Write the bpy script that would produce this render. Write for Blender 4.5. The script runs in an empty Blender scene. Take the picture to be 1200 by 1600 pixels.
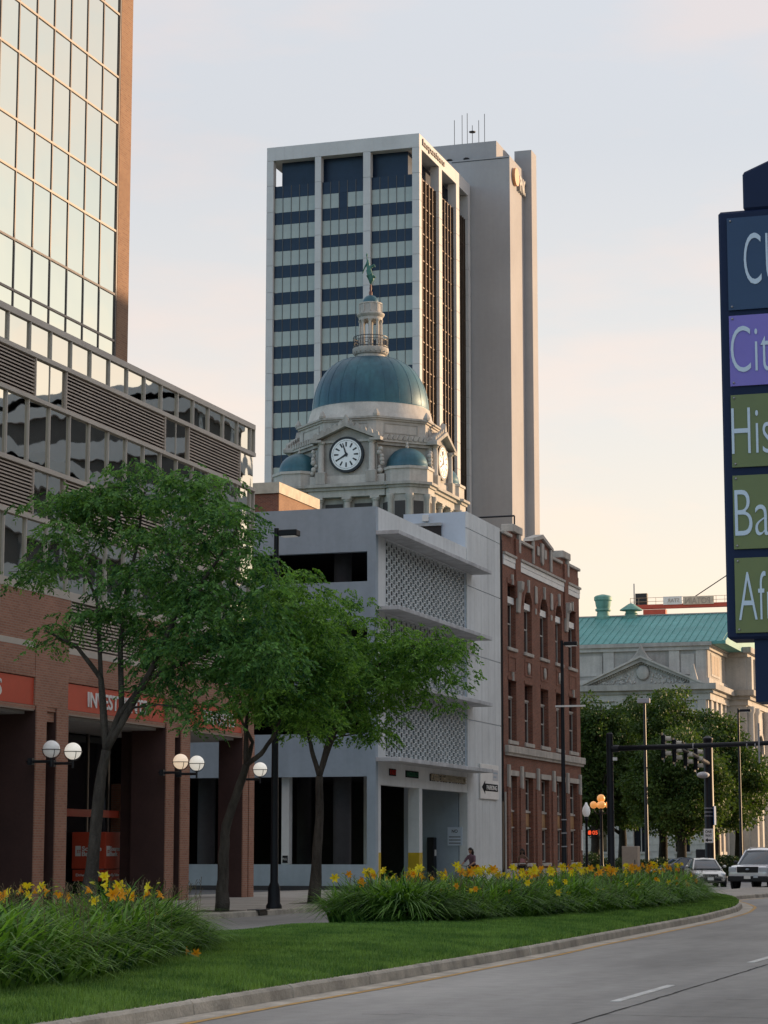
import bpy, bmesh, math, random
import numpy as np
from mathutils import Vector, Matrix
random.seed(7)
rng = np.random.default_rng(11)
S = bpy.context.scene
COL = S.collection
R = math.radians
# ------------------------------------------------------------------ camera
CAM_H = 1.7
YAW = R(17.75); PITCH = math.atan(534/3600.)
cd = bpy.data.cameras.new('camera'); cam = bpy.data.objects.new('camera', cd); COL.objects.link(cam)
cd.sensor_fit = 'VERTICAL'; cd.sensor_height = 36; cd.sensor_width = 27; cd.lens = 81.0
cd.clip_start = 0.1; cd.clip_end = 6000
cam.location = (0, 0, CAM_H); cam.rotation_euler = (R(90)+PITCH, 0, YAW)
S.camera = cam
# ------------------------------------------------------------------ sky and sun (low evening sun on the right)
SUN_AZ = R(44); SUN_EL = R(8.5)          # azimuth from +Y towards +X
w = bpy.data.worlds.new('World'); S.world = w; w.use_nodes = True
nt = w.node_tree; nt.nodes.clear()
def N(t, ty, **k):
    n = t.nodes.new(ty)
    for a, b in k.items(): setattr(n, a, b)
    return n
sky = N(nt, 'ShaderNodeTexSky', sky_type='NISHITA', sun_disc=False)
sky.sun_elevation = SUN_EL; sky.sun_rotation = SUN_AZ
sky.air_density = 1.0; sky.dust_density = 1.4; sky.ozone_density = 2.2; sky.altitude = 200
tc = N(nt, 'ShaderNodeTexCoord')
mp = N(nt, 'ShaderNodeMapping'); mp.inputs['Scale'].default_value = (2.2, 2.2, 8.0); mp.inputs['Rotation'].default_value = (0.1, 0.12, 0.4)
nz = N(nt, 'ShaderNodeTexNoise'); nz.inputs['Scale'].default_value = 2.3; nz.inputs['Detail'].default_value = 7; nz.inputs['Roughness'].default_value = .55
rp = N(nt, 'ShaderNodeValToRGB'); rp.color_ramp.elements[0].position = .46; rp.color_ramp.elements[1].position = .64
rp.color_ramp.elements[1].color = (.75, .75, .75, 1)
# thin high veil lit from the sun's side (brighter and creamier towards the sun, fading smoothly to clear blue opposite it), with soft cloud streaks
sdir = Vector((math.sin(SUN_AZ)*math.cos(SUN_EL), math.cos(SUN_AZ)*math.cos(SUN_EL), math.sin(SUN_EL)))
hs = N(nt, 'ShaderNodeHueSaturation'); hs.inputs['Saturation'].default_value = 1.15
dt = N(nt, 'ShaderNodeVectorMath', operation='DOT_PRODUCT'); dt.inputs[1].default_value = sdir
vm = N(nt, 'ShaderNodeMapRange', interpolation_type='SMOOTHSTEP'); vm.inputs['From Min'].default_value = -.55; vm.inputs['From Max'].default_value = .45; vm.inputs['To Min'].default_value = 0; vm.inputs['To Max'].default_value = .86
sz = N(nt, 'ShaderNodeSeparateXYZ')
vz = N(nt, 'ShaderNodeMapRange', interpolation_type='SMOOTHSTEP'); vz.inputs['From Min'].default_value = .10; vz.inputs['From Max'].default_value = .75; vz.inputs['To Max'].default_value = .86   # veil carried over the unseen upper sky to brighten the shaded street
vx = N(nt, 'ShaderNodeMath', operation='MAXIMUM')
vc = N(nt, 'ShaderNodeValToRGB'); ce = vc.color_ramp.elements          # veil colour by height above the horizon
ce[0].position = 0.0; ce[0].color = (1.10, .80, .54, 1); ce[1].position = .60; ce[1].color = (.80, .82, .87, 1)
e = ce.new(.10); e.color = (1.05, .85, .65, 1); e = ce.new(.19); e.color = (.89, .81, .73, 1); e = ce.new(.30); e.color = (.735, .72, .715, 1)
vs_ = N(nt, 'ShaderNodeVectorMath', operation='SCALE'); vs_.inputs['Scale'].default_value = 3.0
mx = N(nt, 'ShaderNodeMix', data_type='RGBA')
tint = N(nt, 'ShaderNodeMix', data_type='RGBA', blend_type='MULTIPLY'); tint.inputs['Factor'].default_value = 1
tint.inputs['B'].default_value = (1.18, 1.02, .94, 1)
mc = N(nt, 'ShaderNodeMix', data_type='RGBA')
bg = N(nt, 'ShaderNodeBackground'); bg.inputs['Strength'].default_value = .115
wo = N(nt, 'ShaderNodeOutputWorld')
L = nt.links.new
L(tc.outputs['Generated'], mp.inputs['Vector']); L(mp.outputs['Vector'], nz.inputs['Vector']); L(nz.outputs['Fac'], rp.inputs['Fac'])
L(tc.outputs['Generated'], dt.inputs[0]); L(dt.outputs['Value'], vm.inputs['Value']); L(tc.outputs['Generated'], sz.inputs[0]); L(sz.outputs['Z'], vc.inputs['Fac']); L(vc.outputs['Color'], vs_.inputs[0])
L(sky.outputs['Color'], hs.inputs['Color']); L(hs.outputs['Color'], mx.inputs['A']); L(vs_.outputs['Vector'], mx.inputs['B']); L(sz.outputs['Z'], vz.inputs['Value']); L(vm.outputs['Result'], vx.inputs[0]); L(vz.outputs['Result'], vx.inputs[1]); L(vx.outputs[0], mx.inputs['Factor'])
L(mx.outputs['Result'], tint.inputs['A']); L(mx.outputs['Result'], mc.inputs['A']); L(tint.outputs['Result'], mc.inputs['B']); L(rp.outputs['Color'], mc.inputs['Factor'])
L(mc.outputs['Result'], bg.inputs['Color']); L(bg.outputs['Background'], wo.inputs['Surface'])
sd = bpy.data.lights.new('sun', 'SUN'); sun = bpy.data.objects.new('sun', sd); COL.objects.link(sun)
sd.energy = 2.2; sd.angle = R(.6); sd.color = (1.0, .68, .40)
sdir = Vector((math.sin(SUN_AZ)*math.cos(SUN_EL), math.cos(SUN_AZ)*math.cos(SUN_EL), math.sin(SUN_EL)))
sun.rotation_euler = sdir.to_track_quat('Z', 'Y').to_euler(); sun.location = (60, 20, 60)
vs = S.view_settings; vs.view_transform = 'Standard'; vs.look = 'None'; vs.exposure = 1.58; vs.gamma = 1; vs.use_curve_mapping = False
S.render.engine = 'CYCLES'; S.render.resolution_x = 768; S.render.resolution_y = 1024
# ------------------------------------------------------------------ helpers: photo pixel (1200x1600) to a point on a plane of the place
_fw = Vector((-math.sin(YAW)*math.cos(PITCH), math.cos(YAW)*math.cos(PITCH), math.sin(PITCH)))
_rt = Vector((math.cos(YAW), math.sin(YAW), 0)); _up = _rt.cross(_fw); _C = Vector((0, 0, CAM_H))
def ray(x, y): return _fw*3600 + _rt*(x-600) + _up*(800-y)
def on_ground(x, y, z=0.): d = ray(x, y); return _C + d*((z-CAM_H)/d.z)
def on_x(x, y, X): d = ray(x, y); return _C + d*(X/d.x)
def on_y(x, y, Y): d = ray(x, y); return _C + d*(Y/d.y)
# ------------------------------------------------------------------ materials
MATS = {}
def newmat(name):
    m = bpy.data.materials.new(name); m.use_nodes = True; t = m.node_tree
    b = t.nodes['Principled BSDF']; MATS[name] = m
    return m, t, b
def mat(name, col, rough=.7, var=.12, scale=1.5, bump=.0, bscale=None, metal=0., spec=.4, col2=None, detail=5, stretch=(1,1,1), streak=0., fine=.06, emit=None, estr=0., trans=0., coat=0.):
    m, t, b = newmat(name)
    b.inputs['Roughness'].default_value = rough; b.inputs['Metallic'].default_value = metal
    b.inputs['Specular IOR Level'].default_value = spec
    if coat: b.inputs['Coat Weight'].default_value = coat; b.inputs['Coat Roughness'].default_value = .05
    tc = N(t, 'ShaderNodeTexCoord'); mp = N(t, 'ShaderNodeMapping'); mp.inputs['Scale'].default_value = stretch
    t.links.new(tc.outputs['Object'], mp.inputs['Vector'])
    nz = N(t, 'ShaderNodeTexNoise'); nz.inputs['Scale'].default_value = scale; nz.inputs['Detail'].default_value = detail; nz.inputs['Roughness'].default_value = .6
    t.links.new(mp.outputs['Vector'], nz.inputs['Vector'])
    c2 = col2 or tuple(c*(1-var*2) for c in col); c1 = tuple(min(1, c*(1+var)) for c in col)
    rp = N(t, 'ShaderNodeValToRGB'); rp.color_ramp.elements[0].position = .3; rp.color_ramp.elements[1].position = .7
    rp.color_ramp.elements[0].color = (*c2, 1); rp.color_ramp.elements[1].color = (*c1, 1)
    t.links.new(nz.outputs['Fac'], rp.inputs['Fac'])
    out = rp.outputs['Color']
    if fine:
        n2 = N(t, 'ShaderNodeTexNoise'); n2.inputs['Scale'].default_value = scale*14; n2.inputs['Detail'].default_value = 3
        t.links.new(tc.outputs['Object'], n2.inputs['Vector'])
        r2 = N(t, 'ShaderNodeMapRange'); r2.inputs['To Min'].default_value = 1-fine*2.5; r2.inputs['To Max'].default_value = 1+fine*2.5
        t.links.new(n2.outputs['Fac'], r2.inputs['Value'])
        mm = N(t, 'ShaderNodeMix', data_type='RGBA', blend_type='MULTIPLY'); mm.inputs['Factor'].default_value = 1
        t.links.new(out, mm.inputs['A']); t.links.new(r2.outputs['Result'], mm.inputs['B']); out = mm.outputs['Result']
    if streak:
        mp3 = N(t, 'ShaderNodeMapping'); mp3.inputs['Scale'].default_value = (1.6, 1.6, .10)
        t.links.new(tc.outputs['Object'], mp3.inputs['Vector'])
        n3 = N(t, 'ShaderNodeTexNoise'); n3.inputs['Scale'].default_value = 1.4; n3.inputs['Detail'].default_value = 6
        t.links.new(mp3.outputs['Vector'], n3.inputs['Vector'])
        r3 = N(t, 'ShaderNodeMapRange'); r3.inputs['From Min'].default_value = .35; r3.inputs['From Max'].default_value = .65
        r3.inputs['To Min'].default_value = 1-streak; r3.inputs['To Max'].default_value = 1+streak*.25
        t.links.new(n3.outputs['Fac'], r3.inputs['Value'])
        m3 = N(t, 'ShaderNodeMix', data_type='RGBA', blend_type='MULTIPLY'); m3.inputs['Factor'].default_value = 1
        t.links.new(out, m3.inputs['A']); t.links.new(r3.outputs['Result'], m3.inputs['B']); out = m3.outputs['Result']
    t.links.new(out, b.inputs['Base Color'])
    if bump:
        nb = N(t, 'ShaderNodeTexNoise'); nb.inputs['Scale'].default_value = bscale or scale*8; nb.inputs['Detail'].default_value = 4
        t.links.new(tc.outputs['Object'], nb.inputs['Vector'])
        bp = N(t, 'ShaderNodeBump'); bp.inputs['Strength'].default_value = bump; bp.inputs['Distance'].default_value = .05
        t.links.new(nb.outputs['Fac'], bp.inputs['Height']); t.links.new(bp.outputs['Normal'], b.inputs['Normal'])
    if emit: b.inputs['Emission Color'].default_value = (*emit, 1); b.inputs['Emission Strength'].default_value = estr
    return m
def brickmat(name, c1, c2, mortar, bw=.215, bh=.075, ms=.011, rough=.85, var=.25):
    m, t, b = newmat(name); b.inputs['Roughness'].default_value = rough; b.inputs['Specular IOR Level'].default_value = .25
    tc = N(t, 'ShaderNodeTexCoord'); g = N(t, 'ShaderNodeNewGeometry')
    sp = N(t, 'ShaderNodeSeparateXYZ'); sn = N(t, 'ShaderNodeSeparateXYZ'); L = t.links.new
    L(g.outputs['Position'], sp.inputs[0]); L(g.outputs['True Normal'], sn.inputs[0])
    ab = N(t, 'ShaderNodeMath', operation='ABSOLUTE'); L(sn.outputs['X'], ab.inputs[0])
    gt = N(t, 'ShaderNodeMath', operation='GREATER_THAN'); gt.inputs[1].default_value = .5; L(ab.outputs[0], gt.inputs[0])
    mxf = N(t, 'ShaderNodeMix', data_type='FLOAT'); L(gt.outputs[0], mxf.inputs['Factor']); L(sp.outputs['X'], mxf.inputs['A']); L(sp.outputs['Y'], mxf.inputs['B'])
    cb = N(t, 'ShaderNodeCombineXYZ'); L(mxf.outputs['Result'], cb.inputs['X']); L(sp.outputs['Z'], cb.inputs['Y'])
    br = N(t, 'ShaderNodeTexBrick'); br.inputs['Scale'].default_value = 1; br.inputs['Brick Width'].default_value = bw; br.inputs['Row Height'].default_value = bh
    br.inputs['Mortar Size'].default_value = ms; br.inputs['Mortar Smooth'].default_value = .3; br.inputs['Bias'].default_value = -.1
    br.inputs['Color1'].default_value = (*c1, 1); br.inputs['Color2'].default_value = (*c2, 1); br.inputs['Mortar'].default_value = (*mortar, 1)
    L(cb.outputs[0], br.inputs['Vector'])
    nz = N(t, 'ShaderNodeTexNoise'); nz.inputs['Scale'].default_value = .8; nz.inputs['Detail'].default_value = 6; L(g.outputs['Position'], nz.inputs['Vector'])
    r = N(t, 'ShaderNodeMapRange'); r.inputs['To Min'].default_value = 1-var; r.inputs['To Max'].default_value = 1+var; L(nz.outputs['Fac'], r.inputs['Value'])
    mm = N(t, 'ShaderNodeMix', data_type='RGBA', blend_type='MULTIPLY'); mm.inputs['Factor'].default_value = 1
    L(br.outputs['Color'], mm.inputs['A']); L(r.outputs['Result'], mm.inputs['B']); L(mm.outputs['Result'], b.inputs['Base Color'])
    bp = N(t, 'ShaderNodeBump', invert=True); bp.inputs['Strength'].default_value = .5; bp.inputs['Distance'].default_value = .01
    L(br.outputs['Fac'], bp.inputs['Height']); L(bp.outputs['Normal'], b.inputs['Normal'])
    return m
def glassmat(name, col, metal=1., rough=.02, wav=.0, wscale=.5, spec=.5):
    m, t, b = newmat(name); b.inputs['Base Color'].default_value = (*col, 1); b.inputs['Metallic'].default_value = metal; b.inputs['Roughness'].default_value = rough
    b.inputs['Specular IOR Level'].default_value = spec
    if wav:
        g = N(t, 'ShaderNodeNewGeometry'); oi = N(t, 'ShaderNodeObjectInfo'); ad = N(t, 'ShaderNodeVectorMath', operation='ADD')
        ml = N(t, 'ShaderNodeMath', operation='MULTIPLY'); ml.inputs[1].default_value = 3.0
        t.links.new(oi.outputs['Random'], ml.inputs[0]); t.links.new(g.outputs['Position'], ad.inputs[0]); t.links.new(ml.outputs[0], ad.inputs[1])
        nz = N(t, 'ShaderNodeTexNoise'); nz.inputs['Scale'].default_value = wscale; nz.inputs['Detail'].default_value = 1.5
        t.links.new(ad.outputs[0], nz.inputs['Vector'])
        bp = N(t, 'ShaderNodeBump'); bp.inputs['Strength'].default_value = 1; bp.inputs['Distance'].default_value = wav
        t.links.new(nz.outputs['Fac'], bp.inputs['Height']); t.links.new(bp.outputs['Normal'], b.inputs['Normal'])
    return m
def leafmat(name, c1, c2, transl=.35, rough=.55, scale=.6):
    m, t, b = newmat(name); L = t.links.new
    b.inputs['Roughness'].default_value = rough; b.inputs['Specular IOR Level'].default_value = .25
    g = N(t, 'ShaderNodeNewGeometry')
    nz = N(t, 'ShaderNodeTexNoise'); nz.inputs['Scale'].default_value = scale; nz.inputs['Detail'].default_value = 3; L(g.outputs['Position'], nz.inputs['Vector'])
    ad = N(t, 'ShaderNodeMath', operation='MULTIPLY_ADD'); ad.inputs[1].default_value = .45; L(g.outputs['Random Per Island'], ad.inputs[0])
    sb = N(t, 'ShaderNodeMath', operation='SUBTRACT'); sb.inputs[1].default_value = .22; L(nz.outputs['Fac'], sb.inputs[0]); L(sb.outputs[0], ad.inputs[2])
    rp = N(t, 'ShaderNodeValToRGB'); rp.color_ramp.elements[0].position = .25; rp.color_ramp.elements[1].position = .78
    rp.color_ramp.elements[0].color = (*c1, 1); rp.color_ramp.elements[1].color = (*c2, 1)
    L(ad.outputs[0], rp.inputs['Fac']); L(rp.outputs['Color'], b.inputs['Base Color'])
    tr = N(t, 'ShaderNodeBsdfTranslucent'); mm = N(t, 'ShaderNodeMix', data_type='RGBA', blend_type='MULTIPLY'); mm.inputs['Factor'].default_value = 1
    mm.inputs['B'].default_value = (1.25, 1.3, .5, 1); L(rp.outputs['Color'], mm.inputs['A']); L(mm.outputs['Result'], tr.inputs['Color'])
    ms = N(t, 'ShaderNodeMixShader'); ms.inputs[0].default_value = transl
    L(b.outputs[0], ms.inputs[1]); L(tr.outputs[0], ms.inputs[2]); L(ms.outputs[0], t.nodes['Material Output'].inputs['Surface'])
    return m
# ------------------------------------------------------------------ object helpers
WL = {}
def loc_of(p): return WL.get(p.name, Vector((0, 0, 0))) if p else Vector((0, 0, 0))
def tag(o, label=None, cat=None, group=None, kind=None):
    if label: o['label'] = label
    if cat: o['category'] = cat
    if group: o['group'] = group
    if kind: o['kind'] = kind
    return o
def thing(name, label, cat, loc=(0, 0, 0), group=None):
    o = bpy.data.objects.new(name, None); COL.objects.link(o); o.location = loc; o.empty_display_size = .3
    WL[o.name] = Vector(loc); return tag(o, label, cat, group)
def link(name, me, parent=None, loc=None, m=None):
    o = bpy.data.objects.new(name, me); COL.objects.link(o)
    if parent: o.parent = parent; WL[o.name] = loc_of(parent)
    if loc is not None: o.location = Vector(loc)-loc_of(parent)
    if m and not me.materials: me.materials.append(m)
    return o
def copy_tree(o, parent=None):
    c = o.copy(); COL.objects.link(c)
    if parent: c.parent = parent
    for ch in list(o.children): copy_tree(ch, c)
    return c
class MB:
    def __init__(s): s.v = []; s.f = []; s.mi = []; s.cur = 0
    def add(s, vs, fs):
        n = len(s.v); s.v += [tuple(v) for v in vs]; s.f += [tuple(i+n for i in f) for f in fs]; s.mi += [s.cur]*len(fs); return s
    def box(s, x0, x1, y0, y1, z0, z1):
        if x0 > x1: x0, x1 = x1, x0
        if y0 > y1: y0, y1 = y1, y0
        if z0 > z1: z0, z1 = z1, z0
        return s.add([(x0,y0,z0),(x1,y0,z0),(x1,y1,z0),(x0,y1,z0),(x0,y0,z1),(x1,y0,z1),(x1,y1,z1),(x0,y1,z1)],
                     [(3,2,1,0),(4,5,6,7),(0,1,5,4),(1,2,6,5),(2,3,7,6),(3,0,4,7)])
    def prism(s, poly, ax, a, b):
        n = len(poly)
        def P(p, t): return (t, p[0], p[1]) if ax == 'X' else ((p[0], t, p[1]) if ax == 'Y' else (p[0], p[1], t))
        return s.add([P(p, a) for p in poly]+[P(p, b) for p in poly], [tuple(range(n-1, -1, -1)), tuple(range(n, 2*n))]+[(i, (i+1) % n, n+(i+1) % n, n+i) for i in range(n)])
    def lathe(s, prof, c=(0,0,0), n=24, caps=True, a0=0., a1=2*math.pi):
        full = abs(a1-a0-2*math.pi) < 1e-6; m = n if full else n+1; vs = []; fs = []
        for (r, z) in prof:
            for i in range(m):
                a = a0+(a1-a0)*i/n; vs.append((c[0]+r*math.cos(a), c[1]+r*math.sin(a), c[2]+z))
        for k in range(len(prof)-1):
            for i in range(n):
                j = (i+1) % m; fs.append((k*m+i, k*m+j, (k+1)*m+j, (k+1)*m+i))
        if caps and full:
            fs.append(tuple(range(m-1, -1, -1))); fs.append(tuple(range((len(prof)-1)*m, len(prof)*m)))
        return s.add(vs, fs)
    def tube(s, pts, rad, n=8):
        pts = [Vector(p) for p in pts]
        if not hasattr(rad, '__len__'): rad = [rad]*len(pts)
        vs = []; fs = []; prev = None
        for k, p in enumerate(pts):
            d = (pts[min(k+1, len(pts)-1)]-pts[max(k-1, 0)])
            d = d.normalized() if d.length > 1e-9 else Vector((0,0,1))
            if prev is None: u = d.orthogonal().normalized()
            else:
                u = prev-d*prev.dot(d); u = u.normalized() if u.length > 1e-6 else d.orthogonal().normalized()
            prev = u; v = d.cross(u)
            for i in range(n):
                a = 2*math.pi*i/n; vs.append(p+(u*math.cos(a)+v*math.sin(a))*rad[k])
        for k in range(len(pts)-1):
            for i in range(n):
                j = (i+1) % n; fs.append((k*n+i, k*n+j, (k+1)*n+j, (k+1)*n+i))
        fs.append(tuple(range(n-1, -1, -1))); fs.append(tuple(range((len(pts)-1)*n, len(pts)*n)))
        return s.add(vs, fs)
    def sphere(s, c, r, n=16, m=10, sz=1.):
        return s.lathe([(max(1e-4, r*math.sin(math.pi*k/m)), -r*sz*math.cos(math.pi*k/m)) for k in range(m+1)], c, n)
    def wall_x(s, x0, x1, y0, y1, z0, z1, holes=()): return s._wall('x', x0, x1, y0, y1, z0, z1, holes)
    def wall_y(s, y0, y1, x0, x1, z0, z1, holes=()): return s._wall('y', y0, y1, x0, x1, z0, z1, holes)
    def _wall(s, ax, t0, t1, a0, a1, z0, z1, holes):
        zs = sorted({z0, z1, *[min(max(h[k], z0), z1) for h in holes for k in (2, 3)]})
        for za, zb in zip(zs, zs[1:]):
            if zb-za < 1e-5: continue
            zm = (za+zb)/2
            cuts = sorted([(h[0], h[1]) for h in holes if h[2] < zm < h[3]]); a = a0
            for c0, c1 in cuts+[(a1, a1)]:
                if c0-a > 1e-5:
                    if ax == 'x': s.box(t0, t1, a, c0, za, zb)
                    else: s.box(a, c0, t0, t1, za, zb)
                a = max(a, c1)
        return s
    def mesh(s, name, mats, off=Vector((0,0,0)), smooth=False):
        me = bpy.data.meshes.new(name)
        me.from_pydata([(v[0]-off.x, v[1]-off.y, v[2]-off.z) for v in s.v], [], s.f)
        for m in (mats if isinstance(mats, (list, tuple)) else [mats]): me.materials.append(m)
        if any(s.mi): me.polygons.foreach_set('material_index', s.mi)
        if smooth is True: me.polygons.foreach_set('use_smooth', [True]*len(me.polygons))
        elif smooth: me.polygons.foreach_set('use_smooth', [True]*len(me.polygons)); me.set_sharp_from_angle(angle=R(smooth))
        me.update(); return me
    def build(s, name, mats, parent=None, smooth=False, bev=0.):
        o = link(name, s.mesh(name, mats, loc_of(parent), smooth), parent)
        if bev: bevel(o, bev)
        return o
def local(name, mb, m, parent, M, smooth=False):
    o = link(name, mb.mesh(name, m, Vector((0, 0, 0)), smooth), parent); o.matrix_local = M; return o
def bevel(o, wd, seg=1):
    b = o.modifiers.new('bevel', 'BEVEL'); b.width = wd; b.segments = seg; b.limit_method = 'ANGLE'; b.angle_limit = R(40); return o
def B(*a): return MB().box(*a)
def struct(o): o['kind'] = 'structure'; return o
def textmesh(txt, size=1., depth=.01, sx=1., bold=0., align='LEFT', space=1.):
    c = bpy.data.curves.new('lettering', 'FONT'); c.body = txt; c.size = size; c.extrude = depth; c.align_x = align; c.offset = bold; c.space_character = space; c.resolution_u = 5
    o = bpy.data.objects.new('lettering', c); COL.objects.link(o)
    me = bpy.data.meshes.new_from_object(o.evaluated_get(bpy.context.evaluated_depsgraph_get())); bpy.data.objects.remove(o)
    me.name = 'lettering'
    if sx != 1.: me.transform(Matrix.Diagonal((sx, 1, 1, 1)))
    me.materials.clear(); return me
def letters(txt, parent, loc, axis, height, width, m, depth=.01, bold=0., name='lettering', mirror=False):
    """text in the plane facing +X ('X', reads along +Y) or facing -Y ('Y', reads along +X); loc = lower left corner; scaled to width/height"""
    me = textmesh(txt, 1., .5, 1., bold)
    co = np.empty(len(me.vertices)*3); me.vertices.foreach_get('co', co); co = co.reshape(-1, 3)
    mn = co.min(0); mxx = co.max(0)
    u = (co[:, 0]-mn[0])/(mxx[0]-mn[0])*width; v = (co[:, 1]-mn[1])/(mxx[1]-mn[1])*height; d = (co[:, 2])*2*depth
    if mirror: u = width-u
    out = np.zeros_like(co)
    if axis == 'X': out[:, 0] = d; out[:, 1] = u; out[:, 2] = v
    else: out[:, 0] = u; out[:, 1] = -d; out[:, 2] = v
    me.vertices.foreach_set('co', out.ravel()); 
    if mirror: me.flip_normals()
    me.update()
    return link(name, me, parent, loc, m)
def skin(name, verts, edges, radii, m, parent=None, root=0, sub=2):
    me = bpy.data.meshes.new(name); me.from_pydata([Vector(v)-loc_of(parent) for v in verts], edges, [])
    o = bpy.data.objects.new(name, me); COL.objects.link(o)
    o.modifiers.new('skin', 'SKIN')
    sv = me.skin_vertices[0].data
    for i, r in enumerate(radii):
        sv[i].radius = (r, r) if not hasattr(r, '__len__') else r
        sv[i].use_root = (i == root)
    sb = o.modifiers.new('sub', 'SUBSURF'); sb.levels = sub; sb.render_levels = sub
    me2 = bpy.data.meshes.new_from_object(o.evaluated_get(bpy.context.evaluated_depsgraph_get()))
    bpy.data.objects.remove(o); me2.name = name; me2.materials.clear(); me2.materials.append(m)
    me2.polygons.foreach_set('use_smooth', [True]*len(me2.polygons))
    return link(name, me2, parent)
# ------------------------------------------------------------------ material list
M_ROAD = mat('road_concrete', (.33, .315, .295), .85, .24, .26, bump=.25, bscale=30, stretch=(1, .22, 1), fine=.07)
M_ROAD2 = mat('street_asphalt', (.13, .13, .135), .9, .12, .5, bump=.3, bscale=40)
M_WALK = mat('sidewalk_concrete', (.38, .345, .30), .9, .12, .6, bump=.15, bscale=30)
M_KERB = mat('kerb_concrete', (.49, .44, .37), .9, .20, 1.8, bump=.4, bscale=25, fine=.1)
M_GROUND = mat('ground_earth', (.16, .15, .13), .95, .15, .05)
M_SOIL = mat('soil', (.055, .04, .028), .95, .2, 6, bump=.6)
M_TURF = mat('turf', (.06, .10, .03), .95, .3, 1.2, bump=.6, bscale=40)
M_YEL = mat('yellow_road_paint', (.50, .27, .05), .8, .25, 2.5, col2=(.30, .22, .13))
M_WHT = mat('white_road_paint', (.62, .61, .58), .8, .15, 3, col2=(.42, .41, .39))
M_TAR = mat('joint_tar', (.035, .033, .032), .9, .2, 5)
M_BRICK = brickmat('tan_brick', (.42, .20, .13), (.33, .15, .098), (.37, .26, .205))
M_BRICK_T = brickmat('tower_brown_brick', (.30, .17, .10), (.235, .125, .075), (.30, .21, .15))
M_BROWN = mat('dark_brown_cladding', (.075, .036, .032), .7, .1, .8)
M_BRICK_D = brickmat('red_brick', (.255, .085, .050), (.155, .050, .033), (.22, .15, .115), .215, .075, .012, var=.35)
M_BRONZE = mat('bronze_aluminium', (.36, .29, .24), .5, .08, .8, fine=.03)
M_BEIGE = mat('beige_metal_panel', (.52, .46, .40), .5, .06, .6, fine=.02)
M_LOUV = mat('louvre_metal', (.52, .43, .36), .55, .08, .6, fine=.02)
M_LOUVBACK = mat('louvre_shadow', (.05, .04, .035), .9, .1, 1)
M_GLASS = glassmat('mirror_glass', (.76, .78, .68), 1., .015, .012, .55)
M_GLASSP = glassmat('podium_mirror_glass', (.70, .69, .62), 1., .015, .008, .6)
M_DKGLASS = glassmat('dark_glass', (.012, .014, .018), 0., .04, .01, .5, .6)
M_INT = mat('dark_interior', (.06, .055, .055), .9, .1, .5)
M_MULL = mat('mullion_dark', (.10, .085, .08), .4, .05, 1, metal=.3)
M_SIGNRED = mat('red_sign_panel', (.58, .075, .035), .5, .06, .8, fine=.02)
M_WHITE = mat('white_paint', (.78, .77, .74), .6, .05, 1.2, fine=.02)
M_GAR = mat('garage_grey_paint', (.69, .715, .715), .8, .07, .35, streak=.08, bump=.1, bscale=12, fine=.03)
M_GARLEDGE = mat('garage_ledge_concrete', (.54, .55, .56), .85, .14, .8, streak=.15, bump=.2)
M_GARSIDE = mat('garage_grey_shaded', (.36, .435, .50), .8, .07, .35, streak=.07, bump=.1, bscale=12, fine=.03)  # shaded copy of the grey paint, blue skylight put into the colour
M_GARWHITE = mat('garage_roof_housing', (.58, .66, .76), .7, .04, .5, fine=.02)
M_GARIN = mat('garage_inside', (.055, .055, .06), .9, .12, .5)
M_YELLOW = mat('yellow_safety_paint', (.58, .40, .015), .6, .12, 1.5)
M_DARK = mat('dark_metal', (.025, .027, .032), .45, .1, 2, metal=.2)
M_BLACK = mat('black_paint', (.012, .013, .017), .45, .1, 2, spec=.25)
M_SIGNBLACK = mat('sign_black', (.02, .02, .022), .9, .05, 2, spec=.05)
M_STONE = mat('limestone', (.40, .375, .345), .9, .12, .5, streak=.16, bump=.25, bscale=5)
M_STONE_L = mat('pale_limestone', (.49, .46, .425), .9, .10, .5, streak=.12, bump=.2, bscale=5)
M_STONETRIM = mat('brick_house_stone_trim', (.50, .455, .40), .9, .10, 1.5, streak=.18)
M_COPPER = mat('copper_patina_dome', (.031, .102, .126), .42, .22, .22, metal=.2, streak=.16, bump=.10, bscale=4, col2=(.024, .070, .105))
M_ROOF = mat('copper_green_roof', (.115, .32, .30), .6, .10, .25, streak=.12)
M_STATUE = mat('verdigris_bronze', (.05, .16, .13), .6, .2, 1.5)
M_PNCWHITE = mat('tower_white_panel', (.54, .535, .545), .7, .05, .25, fine=.02)
M_PNCGREY = mat('tower_grey_concrete', (.35, .345, .36), .85, .04, .12, streak=.03, fine=.02)
M_PNCDARK = mat('tower_navy_panel', (.014, .028, .060), .3, .12, .4, fine=.02, spec=.25)
M_PNCLIGHT = mat('tower_pale_blind_window', (.34, .37, .35), .3, .06, .25, fine=.02, spec=.6)
M_PNCGOLD = glassmat('tower_sunlit_glass', (.22, .15, .10), .8, .12, .02, .6)  # golden reflection of the sunlit bay is put into the glass colour
M_PNCBRONZE = mat('tower_bronze_mullion', (.10, .068, .048), .4, .1, .5, metal=.4)
M_ORANGE = mat('orange_roundel', (.55, .26, .13), .5, .05, 1)
M_BARK = mat('bark', (.085, .07, .058), .95, .3, 5, bump=.9, bscale=22, stretch=(1, 1, .25))
M_BARK_D = mat('dark_bark', (.03, .026, .02), .95, .3, 3, bump=.8, bscale=12)
M_GLOBE = mat('lit_white_globe', (.85, .84, .80), .3, .02, 1, emit=(1, .93, .80), estr=.16)
M_GLOBE_W = mat('lit_warm_globe', (.85, .80, .74), .3, .02, 1, emit=(1, .74, .5), estr=.2)
M_GLOBE_O = mat('lit_orange_globe', (.8, .5, .2), .3, .02, 1, emit=(1, .33, .05), estr=.13)
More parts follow.
